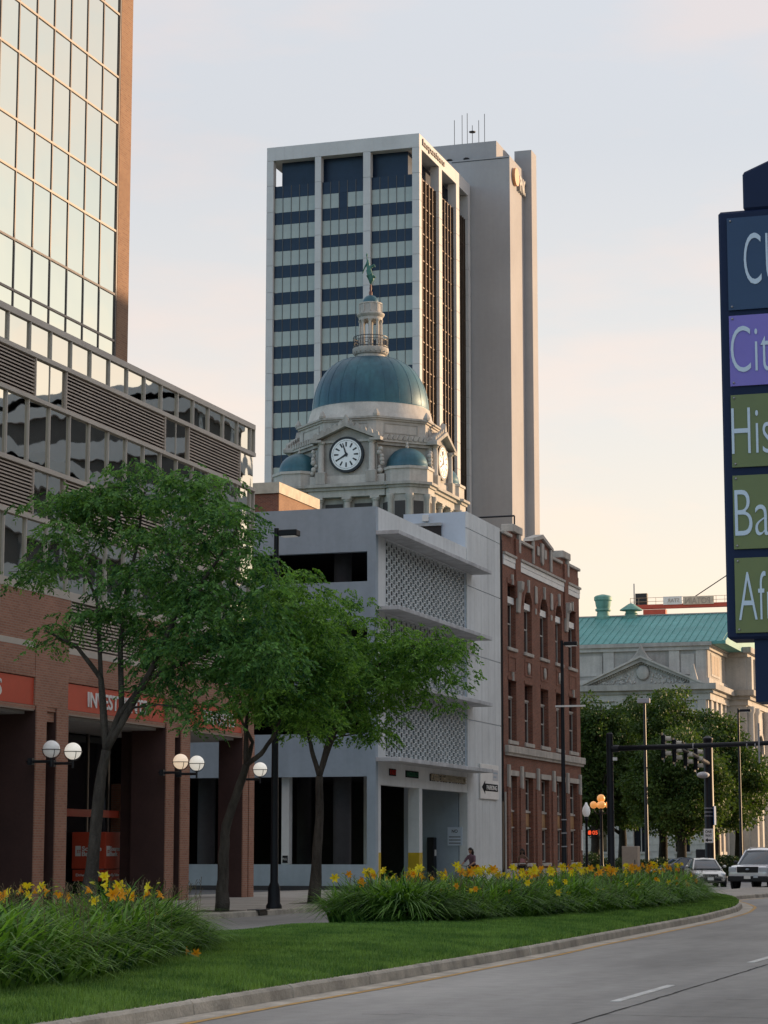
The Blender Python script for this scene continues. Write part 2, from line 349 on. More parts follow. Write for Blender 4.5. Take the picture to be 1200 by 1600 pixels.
M_GLOBE_C = mat('white_globe', (.80, .80, .80), .25, .02, 1, emit=(1, .95, .9), estr=.04)
# ------------------------------------------------------------------ the setting
struct(B(-2500, 2500, -800, 4000, -.30, -.05).build('ground', M_GROUND))
struct(B(-23.6, -1.9, -60, 420, -.2, 0).build('road', M_ROAD))
struct(B(-300, -1.9, 137.5, 153.5, -.2, .004).build('cross_street', M_ROAD2))
far_walk = struct(MB().box(-33.98, -23.15, -40, 137.2, -.2, .15).build('sidewalk', M_WALK))
struct(MB().box(-130, -34, -40, 137.2, -.2, .12).build('block_ground', M_ROAD2))
struct(B(-1.9, 45, -60, 320, -.2, .15).build('near_sidewalk', M_WALK))
struct(B(-200, -23.75, 153.8, 176, -.2, .15).build('courthouse_sidewalk', M_WALK))
struct(B(-200, -30, 176, 320, -.2, .17).build('courthouse_lawn', M_TURF))
def lerp_tab(tab, y):
    for (y0, x0), (y1, x1) in zip(tab, tab[1:]):
        if y <= y1: return x0+(x1-x0)*(y-y0)/(y1-y0)
    return tab[-1][1]
KR = [(-40, -9.55), (30, -9.55), (38, -9.68), (45, -9.95), (53, -10.2), (60, -10.45), (69, -11.1), (75, -11.9), (79, -12.65), (82, -13.35), (84.5, -14.05), (86, -14.15), (92, -13.75), (100, -13.6), (131, -13.6)]
def xr(y): return lerp_tab(KR, y)
def smooth_xr(y): return (xr(y-1.2)+xr(y)*2+xr(y+1.2))/4
XL = -16.95
med = struct(bpy.data.objects.new('median', None)); COL.objects.link(med); WL[med.name] = Vector((0, 0, 0))
# kerb stones, one by one, along the road side of the median and along its far side
def kerb_stone(y0, y1, xf, side, h=.15, wd=.19, name='kerb_stone'):
    mb = MB(); n = 4; prof = [(0, 0), (.02, h-.03), (.05, h), (wd, h), (wd, -.1), (0, -.1)]
    vs = []; fs = []; k = len(prof)
    for i in range(n+1):
        y = y0+(y1-y0)*i/n; x = xf(y)
        for (a, z) in prof: vs.append((x-side*a, y, z+(.0 if z < .05 else random.uniform(-.001, .001))))
    for i in range(n):
        for j in range(k):
            q = (i*k+j, i*k+(j+1) % k, (i+1)*k+(j+1) % k, (i+1)*k+j); fs.append(q if side > 0 else q[::-1])
    c0 = tuple(range(k)); c1 = tuple(range(n*k, n*k+k)); fs += [c0[::-1], c1] if side > 0 else [c0, c1[::-1]]
    mb.add(vs, fs); return mb.build(name, M_KERB, med)
y = 11.3
while y < 130:
    ln = 3.05+random.uniform(-.1, .1)
    dx = random.uniform(-.012, .012)
    kerb_stone(y, y+ln-random.choice((.03, .035, .07)), lambda t, d=dx: smooth_xr(t)+d, 1); y += ln
y = 20
while y < 130: kerb_stone(y, y+3-.02, lambda t: XL, -1); y += 3
for (a, b) in [(28, 137)]:
    y = a
    while y < b: 
        kerb_stone(y, y+2.98, lambda t: -22.95, 1, .155, .2); y += 3
# turf surface (domed a little) up to the nose, paved top beyond it
NOSE = 83.3
def bed_h(x, y):
    a, b = smooth_xr(y)-.17, XL+.17
    u = min(1, max(0, (x-b)/(a-b))); return .145+.13*math.sin(math.pi*u)**.7
mb = MB(); vs = []; fs = []; ys = [-10+i*.5 for i in range(int((NOSE+10)/.5)+1)]; nc = 24
for y in ys:
    a, b = smooth_xr(y)-.17, XL+.17
    for c in range(nc+1):
        x = b+(a-b)*c/nc; vs.append((x, y, bed_h(x, y)+.012*math.sin(x*5.1+y*3.3)))
for i in range(len(ys)-1):
    for c in range(nc): k = i*(nc+1)+c; fs.append((k, k+1, k+nc+2, k+nc+1))
mb.add(vs, fs).build('turf_surface', M_TURF, med, smooth=True)
MB().prism([(smooth_xr(y)-.17, y) for y in [NOSE+.02]+[NOSE+1+i*1.5 for i in range(32)]]+[(XL+.17, 131), (XL+.17, NOSE+.02)], 'Z', -.1, .145).build('paved_top', M_WALK, med)
# painted lines and slab joints
mb = MB(); ys = [8+i*.8 for i in range(105)]
for a, b in zip(ys, ys[1:]):
    xa, xb = smooth_xr(a), smooth_xr(b); o = .34+.02*math.sin(a*.7)
    mb.add([(xa+o, a, .005), (xa+o+.10, a, .005), (xb+o+.10, b, .005), (xb+o, b, .005)], [(0, 1, 2, 3)])
struct(mb.build('edge_line', M_YEL))
mb = MB()
for a, b in zip(ys, ys[1:]):
    xa, xb = smooth_xr(a), smooth_xr(b)
    mb.add([(xa+.0, a, .004), (xa+.33, a, .004), (xb+.33, b, .004), (xb+.0, b, .004)], [(0, 1, 2, 3)])
struct(mb.build('gutter', M_KERB))
for k in range(5):
    y0 = 16.7+k*10.15
    struct(B(-5.83, -5.71, y0, y0+3.5, -.01, .006).build('lane_dash', M_WHT))
def crack(pts, wd):
    mb = MB(); vs = []; fs = []
    for i, (x, y) in enumerate(pts):
        x2, y2 = pts[min(i+1, len(pts)-1)]; x1, y1 = pts[max(i-1, 0)]; d = Vector((x2-x1, y2-y1, 0)).normalized(); n = Vector((-d.y, d.x, 0))*wd*random.uniform(.3, .7)
        vs += [(x+n.x, y+n.y, .0045), (x-n.x, y-n.y, .0045)]
    for i in range(len(pts)-1): fs.append((2*i, 2*i+1, 2*i+3, 2*i+2))
    return struct(mb.add(vs, fs).build('slab_joint', M_TAR))
crack([(-5.42+random.uniform(-.012, .012)+.0*i, 12+i*.35) for i in range(200)], .03)
for yy, xa, xb in [(35.6, -6.6, -2), (24.6, -5.4, -2), (47.2, -9.2, -5.4), (59, -10, -2), (27.6, -4.6, -2)]:
    crack([(xa+(xb-xa)*i/30, yy+random.uniform(-.02, .02)) for i in range(31)], .022)
for k in range(9):
    x0_, y0_ = random.uniform(-9, -3), random.uniform(22, 60); a_ = random.uniform(-.5, .5); crack([(x0_+i*.12*math.cos(a_)+random.uniform(-.03, .03), y0_+i*.12*math.sin(a_)+random.uniform(-.04, .04)) for i in range(random.randint(6, 22))], .014)
crack([(-7.9+i*.06, 23.9+.02*math.sin(i)) for i in range(8)], .02)
# ------------------------------------------------------------------ podium bank building with its glass tower
PX = -30.5
pod = thing('bank_building', 'tan brick and mirrored glass bank building at the left with red sign bands', 'building', (-34, 60, .15))
MULL = [59.42-1.413*k for k in range(12, 0, -1)]+[59.42+1.413*k for k in range(14)]+[79.12]
MULL = [m for m in MULL if m < 79.2]
BAYS = [(42.3, 44.45), (51.8, 53.9), (61.24, 63.3), (71.07, 73.11), (78.06, 79.55)]   # glass set over the column pairs
Y0, Y1 = 38.0, 79.55
# core behind the cladding
B(-60, PX-.30, Y0, Y1-.05, 5.95, 17.45).build('core', M_INT, pod)
B(-60, PX-.02, Y0, Y1, 17.42, 17.61).build('roof_fascia', M_BEIGE, pod)
for z0, z1 in [(9.36, 9.62), (11.50, 11.64), (13.04, 13.18), (15.08, 15.20), (16.40, 16.54)]:
    B(-60, PX, Y0, Y1, z0, z1).build('ledge', M_BEIGE, pod)
pane_cache = {}
def pane(parent, axis, a0, a1, z0, z1, t, m, th=.02, name='pane'):
    key = (axis, round(a1-a0, 2), round(z1-z0, 2), m.name, th)
    if key not in pane_cache:
        w2 = (round(a1-a0, 2))/2; h2 = round(z1-z0, 2)/2
        me = (MB().box(-th, 0, -w2, w2, -h2, h2) if axis == 'X' else MB().box(-w2, w2, 0, th, -h2, h2)).mesh(name, m); pane_cache[key] = me
    c = ((a0+a1)/2, (z0+z1)/2)
    return link(name, pane_cache[key], parent, (t, c[0], c[1]) if axis == 'X' else (c[0], t, c[1]))
for z0, z1 in [(16.54, 17.42), (13.18, 15.08), (9.62, 11.50)]:
    for a, b in zip(MULL, MULL[1:]+[Y1]):
        if a < 57.5: continue
        pane(pod, 'X', a+.045, b-.03 if b < Y1 else b-.06, z0+.005, z1-.005, PX-.10, M_GLASSP)
        if a > 57.5: B(PX-.2, PX-.03, a-.022, a+.022, z0, z1).build('mullion', M_BEIGE, pod)
    B(PX-.2, PX-.03, Y1-.05, Y1, z0, z1).build('mullion', M_BEIGE, pod)
    B(PX-.16, PX-.10, Y0, 57.45, z0, z1).build('glazing', M_GLASSP, pod)
def louvre(y0, y1, z0, z1):
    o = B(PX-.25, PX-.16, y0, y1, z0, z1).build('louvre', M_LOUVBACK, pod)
    mb = MB(); n = int(round((z1-z0)/.105)); 
    for k in range(n):
        z = z0+(k+.5)*(z1-z0)/n
        mb.add([(PX-.05, y0+.03, z-.055), (PX-.05, y1-.03, z-.055), (PX-.05, y1-.03, z-.015), (PX-.05, y0+.03, z-.015), (PX-.155, y0+.03, z+.05), (PX-.155, y1-.03, z+.05), (PX-.155, y1-.03, z+.02), (PX-.155, y0+.03, z+.02)],
               [(0, 1, 2, 3), (3, 2, 5, 4), (7, 6, 1, 0)])
    mb.box(PX-.15, PX-.02, y0, y0+.06, z0, z1).box(PX-.15, PX-.02, y1-.06, y1, z0, z1)
    mb.build('slats', M_LOUV, o)
for z0, z1 in [(15.20, 16.40), (11.64, 13.04)]:
    prev = Y0
    for a, b in BAYS:
        louvre(prev, a, z0, z1)
        pane(pod, 'X', a+.05, b-.05, z0+.005, z1-.005, PX-.10, M_GLASSP)
        if b-a > 1.8: B(PX-.2, PX-.08, (a+b)/2-.02, (a+b)/2+.02, z0, z1).build('mullion', M_BEIGE, pod)
        prev = b
# brick storey over the colonnade
mb = MB(); prev = Y0
for a, b in BAYS[:-1]:
    mb.box(PX-.3, PX-.012, a-2.0, b+.6, 7.9, 9.36)           # brick panel beside each column pair
mb.box(PX-.28, PX-.010, Y0, Y1, 6.86, 7.72)
mb.box(PX-.3, PX-.006, Y0, Y1, 5.9, 6.02)
for a, b in [(a, b) for a, b in [(42.0, 44.4), (51.7, 54.05), (61.55, 63.78), (71.3, 73.4), (78.4, 79.55)]]:
    mb.box(PX-.5, PX+.012, a, b, 5.3 if False else 6.02, 7.9)
mb.build('brick_wall', M_BRICK, pod)
B(-60, PX-.004, Y0, Y1, 7.72, 7.9).build('ledge', M_BEIGE, pod)
prev = Y0
for a, b in BAYS[:-1]: louvre(prev, a-2.0, 7.9, 9.36); prev = b+.6
louvre(prev, Y1, 7.9, 9.36)
def soldier(y0, y1):
    mb = MB(); n = int((y1-y0)/.085)
    for k in range(n):
        a = y0+k*(y1-y0)/n; mb.box(PX-.05, PX+.004, a+.006, a+.079, 6.855, 7.06)
    o = mb.build('soldier_course', M_BRICK, pod); o['kind'] = 'stuff'
# sign bands between the column pairs
BANDS = [(54.05, 61.55, 'LOANS'), (63.78, 71.3, 'INVESTMENTS'), (73.4, 78.4, 'DEPOSITS')]
for y0, y1, t in BANDS:
    soldier(y0, y1)
    o = B(PX-.25, PX-.03, y0+.02, y1-.02, 6.03, 6.83).build('sign_band', M_SIGNRED, pod)
    wt = {'LOANS': 2.3, 'INVESTMENTS': 4.55, 'DEPOSITS': 2.9}[t]; ys = {'LOANS': 57.15, 'INVESTMENTS': 65.25, 'DEPOSITS': 74.75}[t]
    letters(t, o, (PX-.025, ys, 6.19), 'X', .48, wt, M_WHITE, .02, .018)
    B(PX-.34, PX-.012, y0, y1, 5.86, 5.90).build('lintel_edge', M_BRONZE, pod)
B(-44, PX-.35, Y0, Y1-.02, 5.78, 5.94).build('soffit', mat('soffit_plaster', (.42, .41, .40), .9, .05, .5), pod)
# brick fins in pairs
for a, b in [(42.0, 42.7), (43.6, 44.4), (51.7, 52.4), (53.3, 54.05), (61.6, 62.27), (62.98, 63.76), (71.33, 72.03), (72.6, 73.38), (78.42, 78.9), (79.02, 79.53)]:
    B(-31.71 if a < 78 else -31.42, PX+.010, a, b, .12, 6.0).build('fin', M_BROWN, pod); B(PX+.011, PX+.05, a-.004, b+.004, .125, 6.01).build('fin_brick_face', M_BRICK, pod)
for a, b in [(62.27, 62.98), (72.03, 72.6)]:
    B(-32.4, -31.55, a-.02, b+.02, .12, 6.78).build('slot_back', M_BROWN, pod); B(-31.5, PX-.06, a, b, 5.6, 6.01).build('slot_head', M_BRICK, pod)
# storefront behind the colonnade
SX = -34.0
B(SX-.6, SX-.3, Y0, Y1-.4, .12, 5.8).build('back_wall', M_INT, pod)
for a, b in [(55, 57.2), (57.3, 59.5), (59.6, 61.8), (61.9, 64.1), (64.2, 66.4), (66.5, 68.7), (68.8, 71.0), (71.1, 72.7), (72.8, 74.4), (76.3, 77.7), (77.8, 79.1)]:
    pane(pod, 'X', a, b, 3.2, 5.7, SX, M_DKGLASS, .03); pane(pod, 'X', a, b, .25, 2.95, SX, M_DKGLASS, .03)
    B(SX-.05, SX+.05, b, b+.1, .12, 5.78).build('mullion', M_MULL, pod)
B(SX-.04, SX+.06, Y0, 76, 2.95, 3.2).build('red_transom', M_SIGNRED, pod)
B(SX-.25, SX+.35, 75.3, 76.3, .12, 4.15).build('brick_pier', M_BRICK, pod)
B(SX-.25, SX+.1, 75.35, 76.25, 4.15, 5.78).build('pier_glass', M_DKGLASS, pod)
# red teller kiosk
ky, kx = 71.3, -32.6
kio = thing('teller_kiosk', 'red automatic teller kiosk lettered in white behind the tree trunk under the colonnade', 'kiosk', (-33.2, 72, .15))
B(-33.84, kx, ky, ky+1.29, 1.2, 2.42).build('cabinet', M_SIGNRED, kio, bev=.02)
B(-33.82, kx-.02, ky+.03, ky+1.27, .79, 1.17).build('skirt', M_SIGNRED, kio, bev=.015)
B(-33.7, kx-.1, ky+.1, ky+1.2, .15, .79).build('plinth', M_BLACK, kio)
letters('1', kio, (-33.70, ky-.004, 1.62), 'Y', .34, .20, M_WHITE, .008, .05); letters('ST', kio, (-33.64, ky-.014, 1.72), 'Y', .11, .15, M_SIGNRED, .004, .02)
letters('Source', kio, (-33.46, ky-.004, 1.79), 'Y', .16, .72, M_WHITE, .008, .03); letters('Bank', kio, (-33.46, ky-.004, 1.62), 'Y', .155, .52, M_WHITE, .008, .03)
letters('1', kio, (kx+.004, ky+.08, 1.62), 'X', .34, .26, M_WHITE, .008, .05); letters('ST', kio, (kx+.014, ky+.14, 1.72), 'X', .11, .17, M_SIGNRED, .004, .02)
letters('Source', kio, (kx+.004, ky+.36, 1.79), 'X', .16, .82, M_WHITE, .008, .03); letters('Bank', kio, (kx+.004, ky+.36, 1.62), 'X', .155, .60, M_WHITE, .008, .03)
letters('Drive-Up Teller', kio, (-33.68, ky+.024, .92), 'Y', .12, 1.0, M_WHITE, .006, .02); letters('Drive-Up Teller', kio, (kx-.014, ky+.12, .92), 'X', .12, 1.05, M_WHITE, .006, .02)
# glass tower on the podium
TX = -30.95; k_ = TX/PX
ty = [66.64-1.187*i for i in range(18)][::-1]; ty = [t*k_ for t in ty]
zl = [18.08, 19.61, 21.72, 23.26, 25.36, 26.92, 29.07]
while zl[-1] < 44: zl.append(zl[-1]+1.55); zl.append(zl[-1]+2.12)
zl = [1.7+(z-1.7)*k_ for z in zl]
TT = zl[-1]+.8
B(-58, TX-.12, Y0+4, 68.55, 17.5, TT-.1).build('tower_core', M_INT, pod)
B(-58, TX+.06, 66.72*k_, 68.62, 17.4, TT).build('tower_brick_pier', M_BRICK_T, pod)
B(-58, TX+.05, Y0+4, 68.7, TT, TT+.5).build('tower_coping', M_BRONZE, pod)
for k, (z0, z1) in enumerate(zip([17.55]+zl, zl)):
    for a, b in zip(ty, ty[1:]):
        if b < 57.0 or z0 > 33.5: continue
        pane(pod, 'X', a+.03, b-.03, z0+.03, z1-.03, TX, M_GLASS, .03, 'tower_pane')
    if z0 > 33.5: B(TX-.03, TX, Y0+4, ty[-1], z0+.03, z1-.03).build('tower_glazing', M_GLASS, pod)
    else: B(TX-.03, TX, Y0+4, [a for a, b in zip(ty, ty[1:]) if b >= 57.0][0]-.03, z0+.03, z1-.03).build('tower_glazing', M_GLASS, pod)
    B(TX-.06, TX+.035, Y0+4, ty[-1]+.08, z1-.035, z1+.035).build('tower_transom', M_BRONZE, pod)
for a in ty:
    if a > 56: B(TX-.06, TX+.028, a-.028, a+.028, 17.5, TT).build('tower_mullion', M_MULL, pod)
B(TX-.06, TX+.05, ty[-1]+.0, 66.74*k_, 17.5, TT).build('tower_edge', M_MULL, pod)
# globe lamps on the fins
def globe_lamp(y, z, m, label, x=PX):
    t = thing('globe_lamp', label, 'lamp', (x, y, z-.3), 'globe lamps on the brick fins')
    mb = MB(); cx = x+.72
    mb.tube([(x+.01, y, z-.36), (cx, y, z-.36)], .045, 8).lathe([(.10, 0), (.10, .05)], (x+.03, y, z-.385), 10)
    mb.box(x, x+.14, y-.09, y+.09, z-.46, z-.26); mb.tube([(cx, y, z-.50), (cx, y, z-.25)], .035, 8)
    mb.build('bracket', M_DARK, t, smooth=40)
    MB().sphere((cx, y, z), .252, 24, 14).build('globe', m, t, smooth=True)
    mb = MB(); mb.lathe([(.272, -.012), (.280, -.012), (.280, .012), (.272, .012)], (cx, y, z-.02), 28, caps=False)
    for k in range(4):
        a = math.pi/4+k*math.pi/2
        mb.tube([(cx+.275*math.cos(q)*math.cos(a), y+.275*math.cos(q)*math.sin(a), z-.02-.275*math.sin(q)) for q in [i*math.pi/2/6 for i in range(7)]], .010, 5)
    mb.build('cage', M_DARK, t)
for y, m, l in [(61.25, M_GLOBE_C, 'white globe lamp on the left fin, left of the pair above the kiosk'), (62.7, M_GLOBE, 'glowing white globe lamp just left of the nearest tree trunk'),
                (70.95, M_GLOBE_W, 'warm glowing globe lamp, left one of the pair on the middle fins'), (72.35, M_GLOBE, 'white glowing globe lamp, right one of the pair on the middle fins'),
                (78.35, M_GLOBE, 'white glowing globe lamp on the last fin beside the lamp post')]:
    globe_lamp(y, 4.72, m, l)
# ------------------------------------------------------------------ parking garage
GX, GY = -31.0, 95.65
gar = thing('parking_garage', 'grey painted parking garage with pierced block screens and thin concrete ledges', 'building', (-36, 105, .15))
GTOP = 16.87; GEND = 116.9
holes = [(-80, -31.40, 1.24, 5.03)]+[(-80, -31.39, z, z+1.33) for z in (13.56, 10.2, 6.9)]
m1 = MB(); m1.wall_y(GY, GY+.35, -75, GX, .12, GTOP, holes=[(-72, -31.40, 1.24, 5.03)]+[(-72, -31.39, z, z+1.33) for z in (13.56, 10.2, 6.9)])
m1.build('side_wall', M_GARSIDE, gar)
B(-74, GX-.1, GY-.06, GY, .13, .32).build('base_strip', M_GARIN, gar)
hol = [(97.05, 111.1, z0, z1) for z0, z1 in [(12.6, 15.6), (9.25, 12.25), (5.95, 8.95)]]+[(96.05, 110.3, .1, 4.69)]
m1 = MB(); m1.wall_x(GX-.4, GX, GY+.352, 110.38, .12, GTOP+.012, holes=[(a, min(b, 110.38), c, d) for a, b, c, d in hol])
m1.build('street_wall', M_GAR, gar)
# inside: floors, back wall, columns
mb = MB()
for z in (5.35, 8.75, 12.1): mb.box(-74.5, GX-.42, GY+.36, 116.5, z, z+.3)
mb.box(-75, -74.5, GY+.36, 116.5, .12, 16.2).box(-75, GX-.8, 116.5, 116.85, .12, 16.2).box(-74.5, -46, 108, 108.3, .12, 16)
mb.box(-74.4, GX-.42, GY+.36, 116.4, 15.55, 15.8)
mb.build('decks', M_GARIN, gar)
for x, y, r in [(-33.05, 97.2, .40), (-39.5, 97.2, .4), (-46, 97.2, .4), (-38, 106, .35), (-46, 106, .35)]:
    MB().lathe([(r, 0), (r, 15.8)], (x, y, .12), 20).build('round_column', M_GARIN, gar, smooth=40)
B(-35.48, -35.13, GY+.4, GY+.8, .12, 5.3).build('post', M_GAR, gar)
B(-35.42, -35.18, GY+.36, GY+.398, 1.3, 1.62).build('notice', M_BLACK, gar); letters('PULL', gar, (-35.40, GY+.355, 1.42), 'Y', .1, .2, M_WHITE, .003)
# ledges over the screens
for z in (15.70, 12.36, 9.05, 5.76):
    B(GX-.0, -29.94, GY+.002, 111.35, z-.09, z+.09).build('ledge', M_GARLEDGE, gar, bev=.012)
# pierced block screens: real blocks, joined per storey
def screen(y0, y1, z0, z1):
    ny = 38; pw = (y1-y0)/ny; ph = .36; x0, x1 = GX-.155, GX-.10; mb = MB()
    for i in range(ny):
        ya, yb = y0+i*pw, y0+(i+1)*pw; off = .18*(i % 2)+.05; hy0, hy1 = ya+.028, yb-.028
        zs = []; z = z0-.36+off
        while z < z1: zs.append((max(z0, z), min(z1, z+.205))); z += ph
        zs = [q for q in zs if q[1]-q[0] > .02]
        mb.box(x0, x1, ya+.006, hy0, z0, z1).box(x0, x1, hy1, yb-.006, z0, z1)
        prev = z0
        for a, b in zs+[(z1, z1)]:
            if a-prev > .005:
                mb.box(x0, x1-.045, hy0, hy1, prev, a)                # set-back face of the block
                mb.box(x1-.045, x1-.004, hy0, hy1, max(prev, a-.035), a) if a < z1 else None
                mb.box(x1-.045, x1-.004, hy0, hy1, prev, min(a, prev+.035))
                mb.box(x1-.045, x1-.002, (hy0+hy1)/2-.028, (hy0+hy1)/2+.028, prev, a)
            prev = b
    mb.box(x0+.01, x0+.02, y0, y1, z1-.02, z1)
    o = mb.build('block_screen', M_GAR, gar); o['kind'] = 'stuff'
for (a, b, c, d) in hol[:3]:
    screen(a, b, c, d)
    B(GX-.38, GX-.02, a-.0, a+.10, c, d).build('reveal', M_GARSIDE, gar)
# fluted panel block at the right end, panels as pieces
yp = [110.40, 111.75, 113.1, 114.45, 115.7, 116.9]; zp = [.12, 4.85, 8.05, 9.35, 11.35, 12.75, 14.75, 15.98, 17.75, 18.76]
zp = [.12, 4.72, 8.3, 9.2, 11.6, 12.5, 15.0, 15.9, 17.9, 18.76]
B(-34.3, GX-.06, 110.40, GEND, .12, 18.72).build('end_block', M_GARWHITE, gar)
for i in range(5):
    for j in range(len(zp)-1):
        if j in (1, 3, 5, 7): continue
        z0 = zp[j]; z1 = zp[j+2] if j+2 < len(zp) and j % 2 == 0 else zp[j+1]
        B(GX-.06, GX+.012, yp[i]+.012, yp[i+1]-.012, z0+.02, z1-.02).build('wall_panel', M_GAR, gar)
# drive-through: far wall, middle pier, kiosk, lettering
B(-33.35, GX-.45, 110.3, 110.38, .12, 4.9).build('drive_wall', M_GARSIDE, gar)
for (xa, xb, ya, yb) in [(GX-.38, GX-.02, 95.98, 96.45), (-31.55, GX-.02, 102.2, 102.7)]:
    o = B(xa, xb, ya, yb, 1.75, 4.75).build('pier', M_GAR, gar); B(xa-.006, xb+.006, ya-.006, yb+.006, .12, 1.75).build('yellow_base', M_YELLOW, o)
B(-34.1, -33.4, 103.4, 103.8, .12, 5.3).build('lane_wall', M_GAR, gar)
B(-31.35, -30.99, 108.2, 108.6, 1.0, 1.0).build('bumper', M_YELLOW, gar) if False else None
o = letters('EXIT', gar, (GX+.03, 97.62, 5.17), 'X', .21, .85, mat('red_letters', (.40, .03, .02), .9, spec=.1), .03, .01)
B(GX+.0, GX+.03, 97.55, 98.52, 5.12, 5.43).build('sign_backing', M_SIGNBLACK, gar)
o = letters('ENTRANCE', gar, (GX+.03, 100.1, 5.17), 'X', .21, 1.8, mat('green_letters', (.03, .12, .07), .9, spec=.1), .03, .01)
B(GX+.0, GX+.03, 100.0, 101.98, 5.12, 5.43).build('sign_backing', M_SIGNBLACK, gar)
letters('DRIVE THRU ENTRANCE', gar, (GX+.05, 103.95, 5.10), 'X', .32, 5.9, mat('tan_letters', (.46, .40, .30), .9, spec=.1), .05, .012)
letters('DRIVE THRU ENTRANCE', gar, (GX+.012, 103.83, 5.07), 'X', .33, 5.95, M_SIGNBLACK, .012, .02)  # shadow of the letters, drawn as a black copy behind them
B(-32.9, -32.55, 109.7, 110.2, .12, 2.5).build('ticket_machine', M_BLACK, gar, bev=.02)
B(-32.54, -32.53, 109.8, 110.1, 1.6, 1.9).build('machine_label', M_WHITE, gar)
n = B(-32.0, -31.25, 110.24, 110.296, 2.1, 3.0).build('wall_notice', M_GARWHITE, gar); letters('NO', n, (-31.78, 110.236, 2.72), 'Y', .16, .3, M_BLACK, .003, .02)
for k in range(3): B(-31.93, -31.33, 110.232, 110.239, 2.2+k*.15, 2.24+k*.15).build('notice_line', M_DARK, n)
# parking sign fixed on the panels
ps = thing('parking_sign', 'white parking sign with a black left arrow on the grey garage panels', 'sign', (GX+.1, 114, 4.4))
B(GX+.03, GX+.10, 112.45, 116.0, 4.45, 6.2).build('board', M_WHITE, ps, bev=.01)
B(GX+.10, GX+.106, 113.35, 115.8, 4.85, 5.22).build('black_strip', M_SIGNBLACK, ps)
MB().prism([(112.7, 5.03), (113.3, 5.36), (113.3, 5.2), (113.45, 5.2), (113.45, 4.86), (113.3, 4.86), (113.3, 4.70)], 'X', GX+.101, GX+.110).build('arrow', M_SIGNBLACK, ps)
letters('PARKING', ps, (GX+.108, 113.6, 4.92), 'X', .23, 2.0, M_WHITE, .006, .01)
B(GX+.10, GX+.105, 114.8, 115.9, 5.4, 5.95).build('white_sticker', M_PNCWHITE, ps)
for k in range(2): letters(('OUT'+'O' if k else 'SMALL'), ps, (GX+.107, 114.9, 5.72-.2*k), 'X', .1, .85-.2*k, M_GARSIDE, .002) if False else B(GX+.106, GX+.108, 114.92, 115.75-.25*k, 5.75-.2*k, 5.84-.2*k).build('sticker_line', M_GARSIDE, ps)
# roof: housing shutter, lamp, pipe rail
B(-33.9, -32.3, 110.30, 110.39, 16.2, 18.05).build('roof_shutter', M_DARK, gar); B(-33.95, -32.25, 110.22, 110.38, 18.05, 18.2).build('shutter_hood', M_GARLEDGE, gar)
B(-33.25, -32.95, 110.2, 110.385, 18.3, 18.62).build('roof_lamp', M_WHITE, gar)
mb = MB(); ry = 122
mb.tube([(-43, ry, 20.1), (-31.5, ry, 20.15)], .05, 6)
for x in (-43, -39.1, -36.6, -31.5): mb.tube([(x, ry, 17.5), (x, ry, 20.15)], .05, 6)
mb.build('roof_rail', M_DARK, gar)
# ------------------------------------------------------------------ brick house behind the garage roof (only its top storey shows)
bp = thing('brick_stair_tower', 'brick building top with a sunlit cream coping rising behind the garage roof', 'building', (-52, 130, 0))
B(-60, -46.9, 126, 133, 0, 22.75).build('wall', M_BRICK_D, bp); B(-60.1, -46.78, 125.88, 133.1, 22.75, 23.4).build('coping', mat('cream_coping', (.55, .48, .38), .8), bp)
B(-46.9, -46.86, 126.05, 133, 15, 22.74).build('sunlit_side', M_BRICK_T, bp)  # paler brick sheet stands in for sunlight on this face
# ------------------------------------------------------------------ red brick house
bk = thing('brick_house', 'three storey dark red brick building with arched top windows and stone trim', 'building', (-36, 126.5, .15))
BX = -31.0; BY0, BY1 = 117.45, 135.45
WN = [(118.46, 120.16), (121.98, 123.72), (125.6, 127.42), (129.28, 130.93), (132.54, 134.5)]
def arch_piece(y0, y1, zs, zt, xa, xb):   # spandrel filling above an arch
    mb = MB(); c = (y0+y1)/2; r = (y1-y0)/2; n = 12
    for k in range(n):
        a0 = math.pi*k/n; a1 = math.pi*(k+1)/n
        p0 = (c-r*math.cos(a0), zs+r*math.sin(a0)); p1 = (c-r*math.cos(a1), zs+r*math.sin(a1))
        mb.prism([p0, p1, (p1[0], zt), (p0[0], zt)], 'X', xa, xb)
    return mb
hol = []; wins = []
for i, (a, b) in enumerate(WN):
    top = 16.0; 
    hol += [(a, b, 12.6, top+.02), (a, b, 7.65, 10.85), (a+.02, b-.02, 1.2, 5.8)]
m1 = MB(); m1.wall_x(BX-.5, BX, BY0, BY1, .12, 18.2, hol); m1.box(-50, BX-.5, BY0, BY0+.3, .12, 18.2).box(-50, BX-.5, BY1-.3, BY1, .12, 18.2)
m1.build('brick_wall', M_BRICK_D, bk)
B(-50, BX-.55, BY0+.3, BY1-.3, 17.2, 17.4).build('flat_roof', M_DARK, bk); B(-50, BX-.9, BY0+.35, BY1-.35, .2, 17).build('inside', M_INT, bk)
